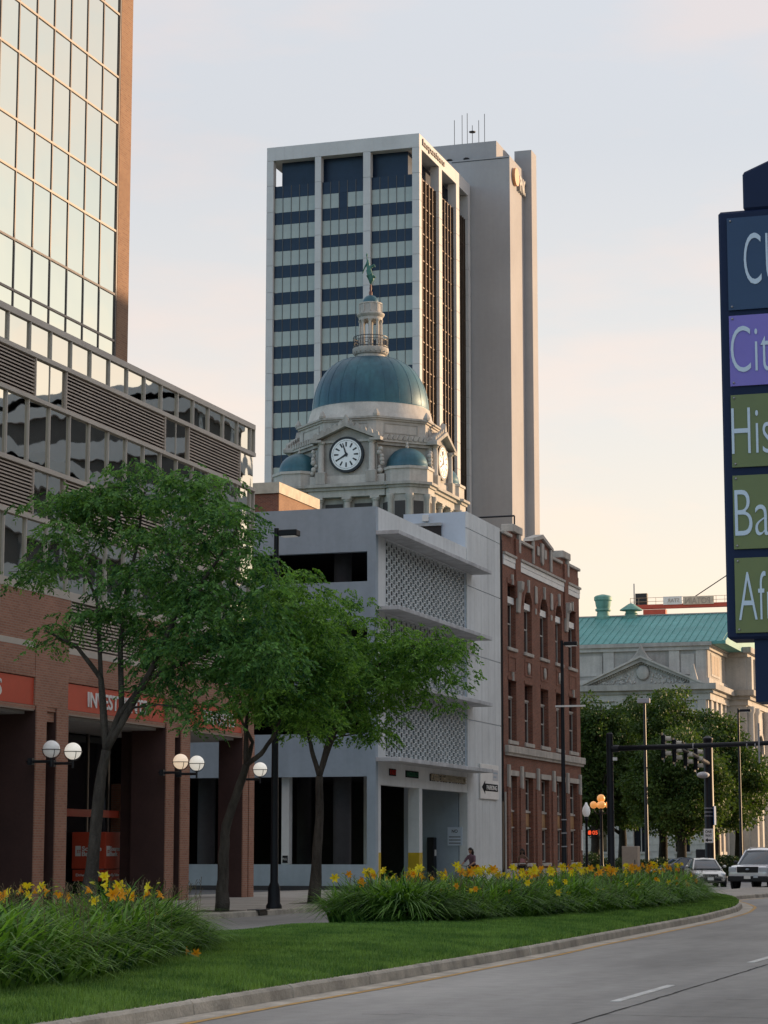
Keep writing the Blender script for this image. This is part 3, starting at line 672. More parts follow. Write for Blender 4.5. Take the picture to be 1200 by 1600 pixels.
# parapet with stepped crest
m1 = MB(); 
for a, b, z in [(BY0, 119.25, 18.55), (121.2, 123.9, 18.5), (128.5, 130.9, 18.5), (132.7, BY1, 18.6)]: m1.box(BX-.4, BX-.04, a, b, 18.2, z)
m1.box(BX-.42, BX-.02, 119.25, 121.2, 18.2, 18.9).box(BX-.42, BX-.02, 130.9, 132.7, 18.2, 18.9)
m1.box(BX-.02, BX+.10, 120.0, 121.0, 15.4, 18.6).box(BX-.02, BX+.10, 131.4, 132.3, 15.4, 18.6)
m1.prism([(123.9, 18.2), (128.5, 18.2), (128.5, 19.0), (127.2, 19.25), (126.2, 19.5), (125.2, 19.35), (123.9, 19.1)], 'X', BX-.42, BX-.03)
m1.build('parapet', M_BRICK_D, bk)
for a, b, z in [(BY0-.03, 119.25, 18.55), (121.2, 123.9, 18.5), (128.5, 130.9, 18.5), (132.7, BY1+.12, 18.6)]: B(BX-.5, BX+.10, a, b, z, z+.17).build('coping', M_STONETRIM, bk, bev=.02)
for a, b in [(119.3, 121.25), (130.9, 132.75)]:
    B(BX-.55, BX+.16, a, b, 18.9, 19.32).build('pier_cap', M_STONETRIM, bk, bev=.03); B(BX-.03, BX+.13, b-.65, b-.25, 17.9, 18.88).build('pier_tongue', M_STONETRIM, bk)
MB().prism([(123.7, 18.95), (123.9, 19.15), (125.1, 19.4), (126.1, 19.62), (127.2, 19.4), (128.6, 19.12), (128.7, 18.95), (127.2, 19.18), (126.1, 19.4), (125.1, 19.18)], 'X', BX-.45, BX+.12).build('crest_coping', M_STONETRIM, bk)
for y in (124.05, 128.25): B(BX-.02, BX+.10, y-.14, y+.14, 17.7, 19.0).build('crest_tongue', M_STONETRIM, bk, bev=.02)
MB().prism([(125.9, 18.0), (126.15, 17.85), (126.4, 18.0), (126.45, 19.1), (125.85, 19.1)], 'X', BX-.02, BX+.09).build('shield', M_STONETRIM, bk); 
for y in (125.3, 127.0): B(BX-.02, BX+.06, y-.22, y+.22, 18.3, 18.85).build('shield_wing', M_STONETRIM, bk, bev=.06)
# white frieze in courses, string course, window stones
for a, b in [(BY0+.05, 120.0), (121.0, 131.4), (132.3, BY1+.05)]:
    for z0, z1, o in [(16.92, 17.2, .05), (17.215, 17.46, .07), (17.475, 17.6, .16)]:
        B(BX-.02, BX+o, a, b, z0, z1).build('frieze_course', M_WHITE if z1 < 17.55 else M_STONETRIM, bk)
for y in (120.5, 131.85): 
    MB().prism([(BX+.0, 16.3), (BX+.36, 16.3), (BX+.34, 15.85), (BX+.2, 15.7), (BX+.12, 14.6), (BX, 14.6)], 'Y', y-.28, y+.28).build('bracket_stone', M_STONETRIM, bk, bev=.02)
for y in (124.6, 128.3): B(BX-.02, BX+.10, y-.20, y+.20, 15.5, 16.5).build('wall_drop', M_STONETRIM, bk, bev=.06); 
for y in (124.6, 128.3): B(BX-.02, BX+.06, y-.13, y+.13, 14.9, 15.25).build('wall_drop', M_STONETRIM, bk, bev=.04)
def sash(y0, y1, z0, z1, parent, blind=0., mid=.55):
    w_ = MB(); x0, x1 = BX-.34, BX-.26; t = .07
    zm = z0+(z1-z0)*mid
    for (a, b, c, d) in [(y0, y0+t, z0, z1), (y1-t, y1, z0, z1), (y0+t, y1-t, z0, z0+t), (y0+t, y1-t, z1-t, z1), (y0+t, y1-t, zm-.04, zm+.04)]: w_.box(x0, x1, a, b, c, d)
    o = w_.build('window', M_STONETRIM, parent)
    B(x0+.0, x0+.03, y0+t, y1-t, z0+t, zm-.04).build('glass', M_DKGLASS, o); B(x0+.02, x0+.05, y0+t, y1-t, zm+.04, z1-t).build('glass', M_DKGLASS, o)
    if blind: B(x0-.06, x0-.03, y0+t, y1-t, z1-t-(z1-z0)*blind, z1-t).build('blind', M_STONE_L, o)
    return o
for i, (a, b) in enumerate(WN):
    if i in (1, 2, 3):
        arch_piece(a-.001, b+.001, 16.02-(b-a)/2, 16.05, BX-.5, BX-.002).build('arch_brick', M_BRICK_D, bk)
        mb = MB(); c = (a+b)/2; r = (b-a)/2
        mb.lathe([(0, 0)], n=3) if False else None
        n = 14; o1 = [(c-(r+.30)*math.cos(math.pi*k/n), 16.02-r+(r+.30)*math.sin(math.pi*k/n)) for k in range(n+1)]; i1 = [(c-(r+.02)*math.cos(math.pi*k/n), 16.02-r+(r+.02)*math.sin(math.pi*k/n)) for k in range(n+1)]
        for k in range(n): mb.prism([i1[k], i1[k+1], o1[k+1], o1[k]], 'X', BX-.02, BX+.035)
        mb.build('arch_ring', M_BRICK_D, bk)
        B(BX-.02, BX+.12, c-.12, c+.12, 15.95, 16.65).build('keystone', M_STONETRIM, bk, bev=.02)
    else:
        B(BX-.02, BX+.05, a-.15, b+.15, 16.02, 16.3).build('lintel', M_BRICK_D, bk); B(BX-.02, BX+.11, (a+b)/2-.1, (a+b)/2+.1, 16.0, 16.55).build('keystone', M_STONETRIM, bk)
    sash(a+.03, b-.03, 12.62, 15.0, bk, 0); B(BX-.32, BX-.1, a, b, 15.0, 15.35).build('transom_panel', M_WHITE, bk); B(BX-.34, BX-.30, a+.05, b-.05, 15.35, 16.0).build('top_light', M_DKGLASS, bk)
    B(BX-.30, BX+.10, a-.12, b+.12, 12.42, 12.6).build('sill', M_STONETRIM, bk, bev=.015)
    # middle storey
    sash(a+.03, b-.03, 7.67, 9.95, bk, .75 if i == 0 else 0); B(BX-.34, BX-.30, a+.05, b-.05, 10.05, 10.8).build('top_light', M_DKGLASS, bk); B(BX-.33, BX-.22, a, b, 9.95, 10.05).build('transom', M_STONETRIM, bk)
    B(BX-.30, BX+.10, a-.12, b+.12, 7.45, 7.65).build('sill', M_STONETRIM, bk, bev=.015)
    B(BX-.02, BX+.04, a-.1, b+.1, 10.87, 11.05).build('lintel', M_BRICK_D, bk)
    if i in (0, 4): B(BX-.02, BX+.10, (a+b)/2-.1, (a+b)/2+.1, 10.85, 11.3).build('keystone', M_STONETRIM, bk)
    # panel between storeys
    p = MB(); 
    for (c0, c1, d0, d1) in [(a+.05, a+.17, 11.3, 12.2), (b-.17, b-.05, 11.3, 12.2), (a+.17, b-.17, 11.3, 11.42), (a+.17, b-.17, 12.08, 12.2)]: p.box(BX-.02, BX+.035, c0, c1, d0, d1)
    p = p.build('brick_panel', M_BRICK_D, bk)
    if i in (1, 2, 3):
        c = (a+b)/2; MB().prism([(c-.22, 11.8), (c-.16, 11.55), (c, 11.38), (c+.16, 11.55), (c+.22, 11.8), (c+.1, 12.05), (c-.1, 12.05)], 'X', BX-.02, BX+.10).build('cartouche', M_STONETRIM, p, bev=.05)
    # ground storey: tall bay with upper and lower sash and a wooden panel between
    sash(a+.06, b-.06, 4.0, 5.75, bk, .42); sash(a+.06, b-.06, 1.25, 3.05, bk, .0)
    o = B(BX-.34, BX-.24, a+.05, b-.05, 3.08, 3.98).build('wood_panel', mat('stained_oak', (.33, .17, .065), .6, .2, 3) if 'stained_oak' not in MATS else MATS['stained_oak'], bk)
    B(BX-.24, BX-.20, a+.25, b-.25, 3.2, 3.85).build('panel_field', MATS['stained_oak'], o); B(BX-.24, BX-.16, a+.03, b-.03, 3.9, 4.0).build('rail', M_STONETRIM, o); B(BX-.24, BX-.16, a+.03, b-.03, 3.05, 3.12).build('rail', M_STONETRIM, o)
    B(BX-.34, BX+.10, a-.08, b+.08, 1.02, 1.2).build('sill', M_STONETRIM, bk, bev=.015)
    B(BX-.05, BX+.07, a-.25, b+.25, 5.80, 6.08).build('stone_head', M_STONETRIM, bk)
for y in [118.25, 121.05, 124.65, 128.35, 131.75, 134.95]:
    B(BX-.02, BX+.13, y-.17, y+.17, 5.15, 6.35).build('stone_clasp', M_STONETRIM, bk, bev=.02)
    B(BX-.02, BX+.09, y-.42, y+.42, .14, 5.2).build('brick_pilaster', M_BRICK_D, bk) if y not in (118.25, 134.95) else B(BX-.02, BX+.09, y-.3, y+.3, .14, 5.2).build('brick_pilaster', M_BRICK_D, bk)
B(BX-.05, BX+.22, BY0+.2, BY1+.35, 6.98, 7.36).build('string_course', M_STONETRIM, bk, bev=.02); B(BX-.05, BX+.13, BY0+.25, BY1+.25, 6.84, 6.98).build('string_moulding', M_STONETRIM, bk)
B(BX-.05, BX+.12, BY0, BY1, .13, .9).build('stone_base', M_STONETRIM, bk)
MB().tube([(BX+.09, 117.35, .2), (BX+.09, 117.35, 4.9)], .06, 8).build('downpipe', M_STONETRIM, bk); MB().tube([(BX-.1, 117.22, 4.4), (BX-.1, 117.22, 18.6)], .13, 8).build('dark_pipe', M_BLACK, bk)
B(BX-.3, BX-.02, 116.92, 117.44, .12, 18.6).build('gap_filler', M_BLACK, bk)
B(BX+.10, BX+.14, 134.85, 135.15, 1.9, 3.1).build('wall_plaque', M_WHITE, bk)
# ------------------------------------------------------------------ dark glass office tower with white frame
pt = thing('office_tower', 'tall office tower with white frame and alternating navy and pale window bands', 'tower', (-100, 318, 0))
TX0, TX1, TY0, TY1 = -114.65, -91.56, 302.46, 329.2
COLX = [(-114.65, -113.62), (-107.25, -106.33), (-99.95, -98.87), (-92.63, -91.56)]
COLY = [(302.46, 303.75), (312.35, 313.85), (321.45, 323.15), (328.0, 329.2)]
B(TX0+1.6, TX1-1.0, TY0+.75, TY1, 0, 97.1).build('core', M_PNCDARK, pt)
B(TX0+1.75, TX1-2.2, TY0+1.7, TY1, 97.1, 101.2).build('top_glazing', M_PNCDARK, pt)
B(TX0+.02, TX1-.02, TY0+.02, TY1, 101.05, 102.9).build('roof_slab', M_PNCWHITE, pt)
nh = 17
for i in range(nh):
    a = TX0+(TX1-TX0)*i/nh; b = TX0+(TX1-TX0)*(i+1)/nh
    B(a+.015, b-.015, TY0, TY0+.3, 101.0, 103.0).build('header_panel', M_PNCWHITE, pt)
for i in range(10):
    a = TY0+.3+(TY1-TY0-.3)*i/10; b = TY0+.3+(TY1-TY0-.3)*(i+1)/10
    B(TX1-.3, TX1, a+.012, b-.012, 100.95, 102.97).build('header_panel', M_PNCWHITE, pt)
zc = [101.0, 97.25]+[97.25-3.95*k for k in range(1, 25)]
zc = [z for z in zc if z > 2]+[0]
for a, b in COLX:
    for z1, z0 in zip(zc, zc[1:]):
        if z1 < 40: continue
        B(a, b, TY0+.01, TY0+1.15, z0+.03, z1-.03).build('column_panel', M_PNCWHITE, pt)
    B(a+.03, b-.03, TY0+.06, TY0+1.1, 0, 101.0).build('column', M_PNCGREY, pt)
for a, b in COLY[1:]:
    for z1, z0 in zip(zc, zc[1:]):
        if z1 < 40: continue
        B(TX1-1.3, TX1-.005, a, b, z0+.03, z1-.03).build('column_panel', M_PNCWHITE, pt)
    B(TX1-1.28, TX1-.05, a+.03, b-.03, 0, 101.0).build('column', M_PNCGREY, pt)
B(TX0+.03, TX0+1.1, TY1-1.2, TY1, 0, 101).build('column', M_PNCWHITE, pt)
for (a0, b0), (a1, b1) in zip(COLX, COLX[1:]):
    xa, xb = b0, a1; n = 5; pwid = (xb-xa)/n; zt = 97.27
    for k in range(11):
        for j in range(n):
            a, b = xa+j*pwid+.04, xa+(j+1)*pwid-.04
            pane(pt, 'Y', a, b, zt-1.78, zt-.0, TY0+.62, M_PNCDARK, .05, 'spandrel')
            odd = (k == 0 and j == 2 and abs(xa+107) < 1.5)
            pane(pt, 'Y', a, b, zt-3.93, zt-1.80, TY0+.62, M_PNCDARK if odd else M_PNCLIGHT, .05, 'window_pane')
        zt -= 3.95
    B(xa, xb, TY0+.62, TY0+.70, 0, zt).build('lower_glazing', M_PNCDARK, pt)
    for j in range(n+1): B(xa+j*pwid-.035, xa+j*pwid+.035, TY0+.55, TY0+.7, 0, 97.27).build('mullion', M_MULL, pt)
for bi, ((a0, b0), (a1, b1)) in enumerate(zip(COLY, COLY[1:])):
    ya, yb = b0, a1; n = 5; pw = (yb-ya)/n
    mb = MB(); mb.box(TX1-.98, TX1-.72, ya, yb, 0, 97.3); mb.build('side_glazing', M_PNCGOLD if bi == 0 else M_PNCDARK, pt)
    mb = MB()
    for j in range(n+1): mb.box(TX1-.75, TX1-.45, ya+j*pw-.09, ya+j*pw+.09, 0, 97.3)
    mb.build('side_mullions', M_PNCBRONZE, pt)['kind'] = 'stuff'
    mb = MB(); zt = 97.27
    while zt > 30: mb.box(TX1-.73, TX1-.62, ya, yb, zt-.12, zt+.05); mb.box(TX1-.73, TX1-.66, ya, yb, zt-1.9, zt-1.8); zt -= 3.95
    mb.build('side_transoms', M_PNCBRONZE, pt)['kind'] = 'stuff'
letters('laspatiteu', pt, (TX1+.06, 303.9, 101.35), 'X', 1.25, 11.0, M_MULL, .10, .01)
# grey service core with penthouse and fin
B(-112, -85.37, 329.5, 338.1, 0, 107.1).build('service_core', M_PNCGREY, pt)
B(-86.8, -84.09, 338.1, 341.3, 0, 110.45).build('end_fin', M_PNCGREY, pt); B(-112, -86.8, 338.1, 341.3, 0, 107.0).build('core_back', M_PNCGREY, pt)
B(-104, -87.68, 330.4, 340.3, 107.1, 109.95).build('penthouse', M_PNCGREY, pt)
B(-94.5, -85.5, 329.45, 329.52, 106.75, 106.85).build('roof_line', M_DARK, pt)
for x in (-95.0, -92.3): MB().sphere((x, 329.9, 107.3), .5, 12, 8, .5).build('roof_vent', M_BLACK, pt, smooth=True)
local('roundel', MB().lathe([(1.40, 0), (1.40, .5)], (0, 0, 0), 28), M_ORANGE, pt, Matrix.Translation(Vector((-85.37, 332.2, 104.45))-WL[pt.name]) @ Matrix.Rotation(R(90), 4, 'Y'))
letters('PNC', pt, (-85.1, 334.1, 102.75), 'X', 2.5, 3.7, mat('grey_letters', (.36, .35, .34), .5), .2, .03)
mb = MB()
for px_, y_ in [(710, 188), (722, 180), (730, 177), (738, 196), (748, 188), (757, 178)]:
    p = on_y(px_, y_, 335); mb.tube([(p.x, 335, 109.8), (p.x, 335, p.z)], .05, 5)
p = on_y(738, 207, 335); mb.lathe([(.5, 0), (.55, .12), (.05, .3)], (p.x, 335, p.z), 10)
mb.build('antennas', M_DARK, pt)
# ------------------------------------------------------------------ courthouse
ch = thing('courthouse', 'limestone courthouse with a blue green copper dome, clock faces and statue on top', 'courthouse', (-83.3, 255, 0))
CX, CY = -83.3, 255.0
FY = 235.0; EX = -40.4; WX = 2*CX-EX; EX2 = -38.3
winx = [EX-2.9-4.3*k for k in range(19)]
holes = [(x-.75, x+.75, 1.9, 4.9) for x in winx]+[(x-.85, x+.85, 7.5, 11.6) for x in winx]+[(x-.75, x+.75, 13.2, 16.0) for x in winx]
mb = MB(); mb.wall_y(FY, FY+.6, WX, EX, 0, 18.1, holes); mb.build('front_wall', M_STONE_L, ch)
B(WX, EX-.01, FY+.61, 2*CY-FY, 0, 18.0).build('body', M_STONE, ch)
for x in winx[:6]:
    for z0, z1, hw in [(1.9, 4.9, .75), (7.5, 11.6, .85), (13.2, 16.0, .75)]:
        o = B(x-hw, x+hw, FY+.30, FY+.36, z0, z1).build('window', M_DKGLASS, ch); B(x-.05, x+.05, FY+.24, FY+.30, z0, z1).build('mullion', M_STONE, o); B(x-hw-.15, x+hw+.15, FY-.15, FY+.3, z0-.25, z0-.02).build('sill', M_STONE, o)
for k in range(8): B(WX-.03, EX+.03, FY-.05, FY-.003, .5+k*.62, 1.05+k*.62).build('ashlar_course', M_STONE_L, ch) if False else None
for z in [1.15, 1.85, 2.55, 3.25, 3.95, 4.65, 5.35]:
    prev = WX
    for x in sorted(winx)+[None]:
        e = x-.8 if x else EX+.05
        if not (1.7 < z < 4.95):
            if x is None: B(WX, EX+.05, FY-.06, FY-.003, z-.62, z-.06).build('ashlar_course', M_STONE_L, ch)
        elif e > -62: B(max(prev, -62), e, FY-.06, FY-.003, z-.62, z-.06).build('ashlar_block', M_STONE_L, ch)
        if x: prev = x+.8
B(WX-.3, EX+.3, FY-.35, FY-.0, 5.5, 6.0).build('string_course', M_STONE, ch)
for x in [EX-.6-4.3*k for k in range(6)]: B(x-.45, x+.45, FY-.28, FY-.004, 6.0, 17.3).build('pilaster', M_STONE_L, ch, bev=.03)
# entablature, attic, cornices (front and east end)
def ring(x0, x1, y0, y1, z0, z1, o, name, m=M_STONE): return B(x0-o, x1+o, y0-o, y1+o, z0, z1).build(name, m, ch)
BY = 2*CY-FY
ring(WX, EX, FY, BY, 17.3, 18.0, .30, 'frieze', M_STONE_L); ring(WX, EX, FY, BY, 18.0, 18.35, .55, 'cornice'); ring(WX, EX, FY, BY, 18.35, 18.95, 1.0, 'cornice')
ring(WX, EX, FY+.5, BY-.5, 18.95, 22.5, -.05, 'attic', M_STONE); ring(WX, EX, FY+.5, BY-.5, 22.5, 22.9, .22, 'attic_cornice', M_STONE_L); ring(WX, EX, FY+.5, BY-.5, 22.9, 23.3, .45, 'attic_cornice', M_STONE)
ring(WX, EX, FY+.5, BY-.5, 18.95, 19.6, .12, 'attic_base', M_STONE_L)
for x in (-55.0, -50.8, -43.9, -41.1): B(x-.55, x+.55, FY+.40, FY+.56, 19.6, 22.5).build('attic_pier', M_STONE_L, ch)
for a, b in [(-54.3, -51.5), (-43.2, -41.8)]:
    B(a, b, FY+.46, FY+.56, 20.0, 22.1).build('attic_panel', M_STONE_L, ch)
# dentils
mb = MB(); x = -58.
while x < EX+.5: mb.box(x, x+.20, FY-.52, FY-.30, 17.98, 18.22); x += .42
y = FY
while y < 247: mb.box(EX+.30, EX+.52, y, y+.2, 17.98, 18.22); y += .42
mb.build('dentils', M_STONE_L, ch)['kind'] = 'stuff'
# pediment
pcx, phw, pz0, pz1 = -47.15, 5.9, 18.96, 21.75
MB().prism([(pcx-phw+.3, pz0), (pcx+phw-.3, pz0), (pcx, pz1-.25)], 'Y', FY-.25, FY+.5).build('tympanum', M_STONE, ch)
for s in (-1, 1):
    o = MB().prism([(pcx+s*(phw+.55), pz0), (pcx+s*(phw-.2), pz0), (pcx, pz1-.45), (pcx, pz1+.05)], 'Y', FY-.85, FY+.5).build('raking_cornice', M_STONE, ch)
    MB().prism([(pcx+s*(phw+.75), pz0+.0), (pcx+s*(phw+.3), pz0+.0), (pcx, pz1-.02), (pcx, pz1+.18)], 'Y', FY-1.05, FY+.5).build('raking_moulding', M_STONE_L, o)
mb = MB(); 
for k in range(22):
    for s in (-1, 1):
        t = (k+.5)/22; x = pcx+s*(phw-.5)*(1-t); z = pz0+.0+(pz1-.55-pz0)*t; mb.box(x-.08, x+.08, FY-.5, FY-.25, z-.08, z+.10)
mb.build('dentils', M_STONE_L, ch)['kind'] = 'stuff'
mb = MB(); mb.lathe([(.02, 0), (.62, .06), (.70, .14), (.55, .22), (.2, .30), (.02, .32)], (0, 0, 0), 18); mb.v = [(pcx+.1+x, FY-.25-z, 20.2+y*1.15) for x, y, z in mb.v]
for k in range(130):                                   # carved foliage and figures: many small lumps
    s = random.choice((-1, 1)); d = random.uniform(.75, 4.3); h = max(.12, 1.55-d*.36); r = random.uniform(.06, .15)
    mb.sphere((pcx+.1+s*d, FY-.26, 19.12+random.random()*h), r, 6, 4, random.uniform(.8, 1.8))
mb.build('tympanum_relief', M_STONE_L, ch, smooth=True)['kind'] = 'stuff'
MB().prism([(pcx-1.3, 21.4), (pcx-.8, 21.75), (pcx-.5, 22.2), (pcx-.25, 22.6), (pcx, 23.1), (pcx+.25, 22.6), (pcx+.5, 22.2), (pcx+.8, 21.75), (pcx+1.3, 21.4)], 'Y', FY-.9, FY-.3).build('acroterion', M_STONE, ch, bev=.08)
MB().prism([(-42.1, 18.95), (-42.1, 19.6), (-41.9, 20.8), (-41.65, 21.0), (-41.5, 20.2), (-41.3, 19.4), (-41.1, 18.95)], 'Y', FY-.9, FY-.4).build('acroterion', M_STONE_L, ch, bev=.06)
# east attic window and projecting end bay
o = B(EX-.05, EX+.02, 237.4, 242.6, 19.9, 22.3).build('attic_window_frame', M_STONE_L, ch)
for k in range(3): B(EX+.0, EX+.035, 237.65+k*1.65, 239.05+k*1.65, 20.15, 22.1).build('attic_window', mat('bronze_shutter', (.20, .14, .10), .6) if 'bronze_shutter' not in MATS else MATS['bronze_shutter'], o)
B(EX-2, EX2, 246.8, 263.2, 0, 22.9).build('end_bay', M_STONE_L, ch)
for z0, z1, o in [(17.4, 18.0, .2), (18.0, 18.4, .5), (18.4, 19.0, .95), (22.6, 23.0, .25), (23.0, 23.6, .7)]: B(EX-1, EX2+o, 246.8-o, 263.2+o, z0, z1).build('bay_cornice', M_STONE if o > .4 else M_STONE_L, ch)
for y in (247.6, 251.2, 258.8, 262.4): 
    MB().lathe([(.55, 0), (.55, .3), (.46, .4), (.44, 5), (.40, 10.2), (.55, 10.5), (.55, 11)], (EX2+.25, y, 6.3), 16).build('engaged_column', M_STONE_L, ch, smooth=40)
    B(EX2-.1, EX2+.85, y-.6, y+.6, 0, 6.3).build('column_plinth', M_STONE_L, ch, bev=.05); B(EX2-.1, EX2+.6, y-.6, y+.6, 19.0, 22.6).build('attic_pier', M_STONE_L, ch)
mb = MB(); n = 14; o1 = [(255-(2.6)*math.cos(math.pi*k/n), 12.6+2.6*math.sin(math.pi*k/n)) for k in range(n+1)]; i1 = [(255-2.0*math.cos(math.pi*k/n), 12.6+2.0*math.sin(math.pi*k/n)) for k in range(n+1)]
for k in range(n): mb.prism([i1[k], i1[k+1], o1[k+1], o1[k]], 'X', EX2-.02, EX2+.25)
mb.build('arch_ring', M_STONE_L, ch); MB().prism([(253, 6.5), (257, 6.5)]+i1[::-1], 'X', EX2-.02, EX2+.03).build('arch_window', M_DKGLASS, ch)
for y in (237.8, 240.6, 243.4):
    for z0, z1 in [(1.9, 4.9), (7.5, 11.6), (13.2, 16)]:
        o = B(EX-.02, EX+.025, y-.55, y+.55, z0, z1).build('window', MATS['bronze_shutter'], ch); B(EX-.02, EX+.14, y-.75, y+.75, z0-.3, z0).build('sill', M_STONE_L, o)
for y in (236.2, 239.2, 242, 244.9): B(EX-.02, EX+.22, y-.4, y+.4, 0.2, 17.3).build('pilaster', M_STONE_L, ch, bev=.03)
# copper roof with standing seams
ry0, rz0, ry1, rz1 = FY+.25, 23.35, 246., 27.25
rx0, rx1 = WX+1, EX2-.2
rf = MB().prism([(ry0, rz0-.3), (ry0, rz0), (ry1, rz1), (2*CY-ry1, rz1), (2*CY-ry0, rz0), (2*CY-ry0, rz0-.3)], 'X', rx0, rx1).build('roof', M_ROOF, ch)
sl = Vector((0, ry1-ry0, rz1-rz0)); nrm = Vector((0, -sl.z, sl.y)).normalized()
sm = None; x = rx1-.3
while x > -62:
    if sm is None:
        q = MB(); hw = .035; p0 = Vector((0, 0, 0)); p1 = sl
        q.add([p0+Vector((-hw, 0, 0)), p0+Vector((hw, 0, 0)), p1+Vector((hw, 0, 0)), p1+Vector((-hw, 0, 0))]+[v+nrm*.09 for v in (p0+Vector((-hw, 0, 0)), p0+Vector((hw, 0, 0)), p1+Vector((hw, 0, 0)), p1+Vector((-hw, 0, 0)))],
              [(4, 5, 6, 7), (0, 4, 7, 3), (1, 2, 6, 5), (0, 1, 5, 4)]); sm = q.mesh('roof_seam', M_ROOF)
    link('roof_seam', sm, rf, (x, ry0, rz0)); x -= .74
B(rx0, rx1+.1, ry1-.12, ry1+.12, rz1, rz1+.14).build('ridge_cap', M_STONE, rf)
v = thing; 
MB().lathe([(.95, 0), (.95, .35), (.72, .5), (.66, .95), (.86, 1.05), (.86, 1.25), (.70, 1.3), (.80, 1.55), (.88, 2.1), (.98, 2.2), (.98, 2.55), (.80, 2.7), (.2, 2.85)], (-53.6, 246, 26.9), 20).build('roof_ventilator', mat('pale_verdigris', (.16, .33, .27), .6, .12, .8, streak=.2), rf, smooth=30)
MB().lathe([(.95, 0), (.95, .3), (.65, .35), (.65, .55), (.75, .6), (.62, .7), (.62, .95), (1.25, 1.0), (1.2, 1.1), (.3, 1.7), (.05, 1.8)], (-50.5, 246, 26.9), 20).build('roof_ventilator', MATS['pale_verdigris'], rf, smooth=30)
# tower under the dome
def octa(ap, z0, z1, name, m, c=(CX, CY), rot=0., parent=ch, bev=0.):
    r = ap/math.cos(math.pi/8); return MB().prism([(c[0]+r*math.cos(math.pi/8+rot+k*math.pi/4), c[1]+r*math.sin(math.pi/8+rot+k*math.pi/4)) for k in range(8)], 'Z', z0, z1).build(name, m, parent, bev=bev)
B(CX-8.0, CX+8.0, CY-8.0, CY+8.0, 22, 42.0).build('tower_base', M_STONE, ch)
for s, ax in [((0, -1), 'Y'), ((1, 0), 'X'), ((0, 1), 'Y'), ((-1, 0), 'X')]:
    # a front with columns, recessed windows, entablature
    def bx(u0, u1, d0, d1, z0, z1, name, m, parent=ch, bev=0.):
        if s[0] == 0: y0, y1 = CY+s[1]*d0, CY+s[1]*d1; return B(CX+u0, CX+u1, y0, y1, z0, z1).build(name, m, parent, bev=bev)
        x0, x1 = CX+s[0]*d0, CX+s[0]*d1; return B(x0, x1, CY+u0, CY+u1, z0, z1).build(name, m, parent, bev=bev)
    def at(u, d, z): return (CX+u, CY+s[1]*d, z) if s[0] == 0 else (CX+s[0]*d, CY+u, z)
    for u in (-1.75, 1.75):
        w_ = bx(u-1.05, u+1.05, 7.9, 8.05, 33, 41.3, 'tower_window', M_INT); 
        for k in range(6): bx(u-1.0, u+1.0, 8.05, 8.12, 36+k*.85, 36.35+k*.85, 'louvre_slat', M_STONE, w_)
    for u in (-3.4, 0, 3.4):
        MB().lathe([(.45, 0), (.42, .3), (.40, 5), (.36, 9), (.52, 9.15), (.52, 9.5)], at(u, 8.45, 32.4), 14).build('tower_column', M_STONE_L, ch, smooth=40)
        bx(u-.55, u+.55, 8.0, 9.0, 41.72, 42.0, 'capital', M_STONE_L)
    bx(-4.6, 4.6, 7.9, 8.95, 42.0, 42.75, 'tower_frieze', M_STONE_L); bx(-4.9, 4.9, 7.9, 9.25, 42.75, 43.1, 'tower_cornice', M_STONE); bx(-5.15, 5.15, 7.9, 9.6, 43.1, 43.45, 'tower_cornice', M_STONE)
    bx(-4.5, 4.5, 7.6, 8.75, 43.45, 44.5, 'clock_base', M_STONE_L)
    bx(-3.6, 3.6, 7.4, 8.55, 44.5, 48.6, 'clock_wall', M_STONE)
    for u in (-3.05, 3.05):
        MB().lathe([(.42, 0), (.36, .15), (.34, 2.9), (.30, 3.2), (.45, 3.35), (.45, 3.6)], at(u, 8.85, 44.9), 12).build('clock_column', M_STONE_L, ch, smooth=40)
        bx(u-.6, u+.6, 8.3, 9.35, 43.5, 44.9, 'column_plinth', M_STONE, bev=.04)
        mb = MB()
        for q in range(7): mb.sphere(at(u+(.95 if u > 0 else -.95)+random.uniform(-.25, .25), 8.55, 44.9+q*.42), random.uniform(.22, .36), 8, 6)
        mb.build('carved_scroll', M_STONE_L, ch, smooth=True)
    # gable
    pts = [(-4.2, 48.5), (4.2, 48.5), (4.2, 48.75), (0, 50.5), (-4.2, 48.75)]
    ins = [(-3.3, 48.6), (3.3, 48.6), (0, 49.95)]
    def pr(poly, d0, d1, name, m, parent=ch):
        if s[0] == 0: return MB().prism([(CX+u, z) for u, z in poly], 'Y', CY+s[1]*d0, CY+s[1]*d1).build(name, m, parent)
        return MB().prism([(CY+u, z) for u, z in poly], 'X', CX+s[0]*d0, CX+s[0]*d1).build(name, m, parent)
    pr([(-3.6, 48.55), (3.6, 48.55), (0, 50.05)], 7.4, 8.6, 'gable_wall', M_STONE)
    for q in (-1, 1):
        pr([(q*4.25, 48.35), (q*4.25, 48.75), (0, 50.55), (0, 50.1), (q*3.6, 48.62), (q*2.9, 48.62), (q*2.9, 48.35)], 7.6, 9.45, 'gable_cornice', M_STONE)
        for k in range(5):
            t = (k+.6)/5.4; u = q*4.1*(1-t); z = 48.75+1.75*t; h = .55
            pr([(u-.34, z-.1), (u-.26, z+h*.6), (u, z+h), (u+.26, z+h*.6), (u+.34, z-.1)], 8.9, 9.2, 'cresting', M_STONE)
    pr([(-.4, 50.4), (-.35, 50.9), (0, 51.5), (.35, 50.9), (.4, 50.4)], 8.8, 9.3, 'gable_finial', M_STONE)
    # clock
    def disc(r, d0, d1, name, m, parent=ch, n=40):
        poly = [(r*math.cos(2*math.pi*k/n), 46.88+r*math.sin(2*math.pi*k/n)) for k in range(n)]; return pr(poly, d0, d1, name, m, parent)
    lit = s == (0, -1)
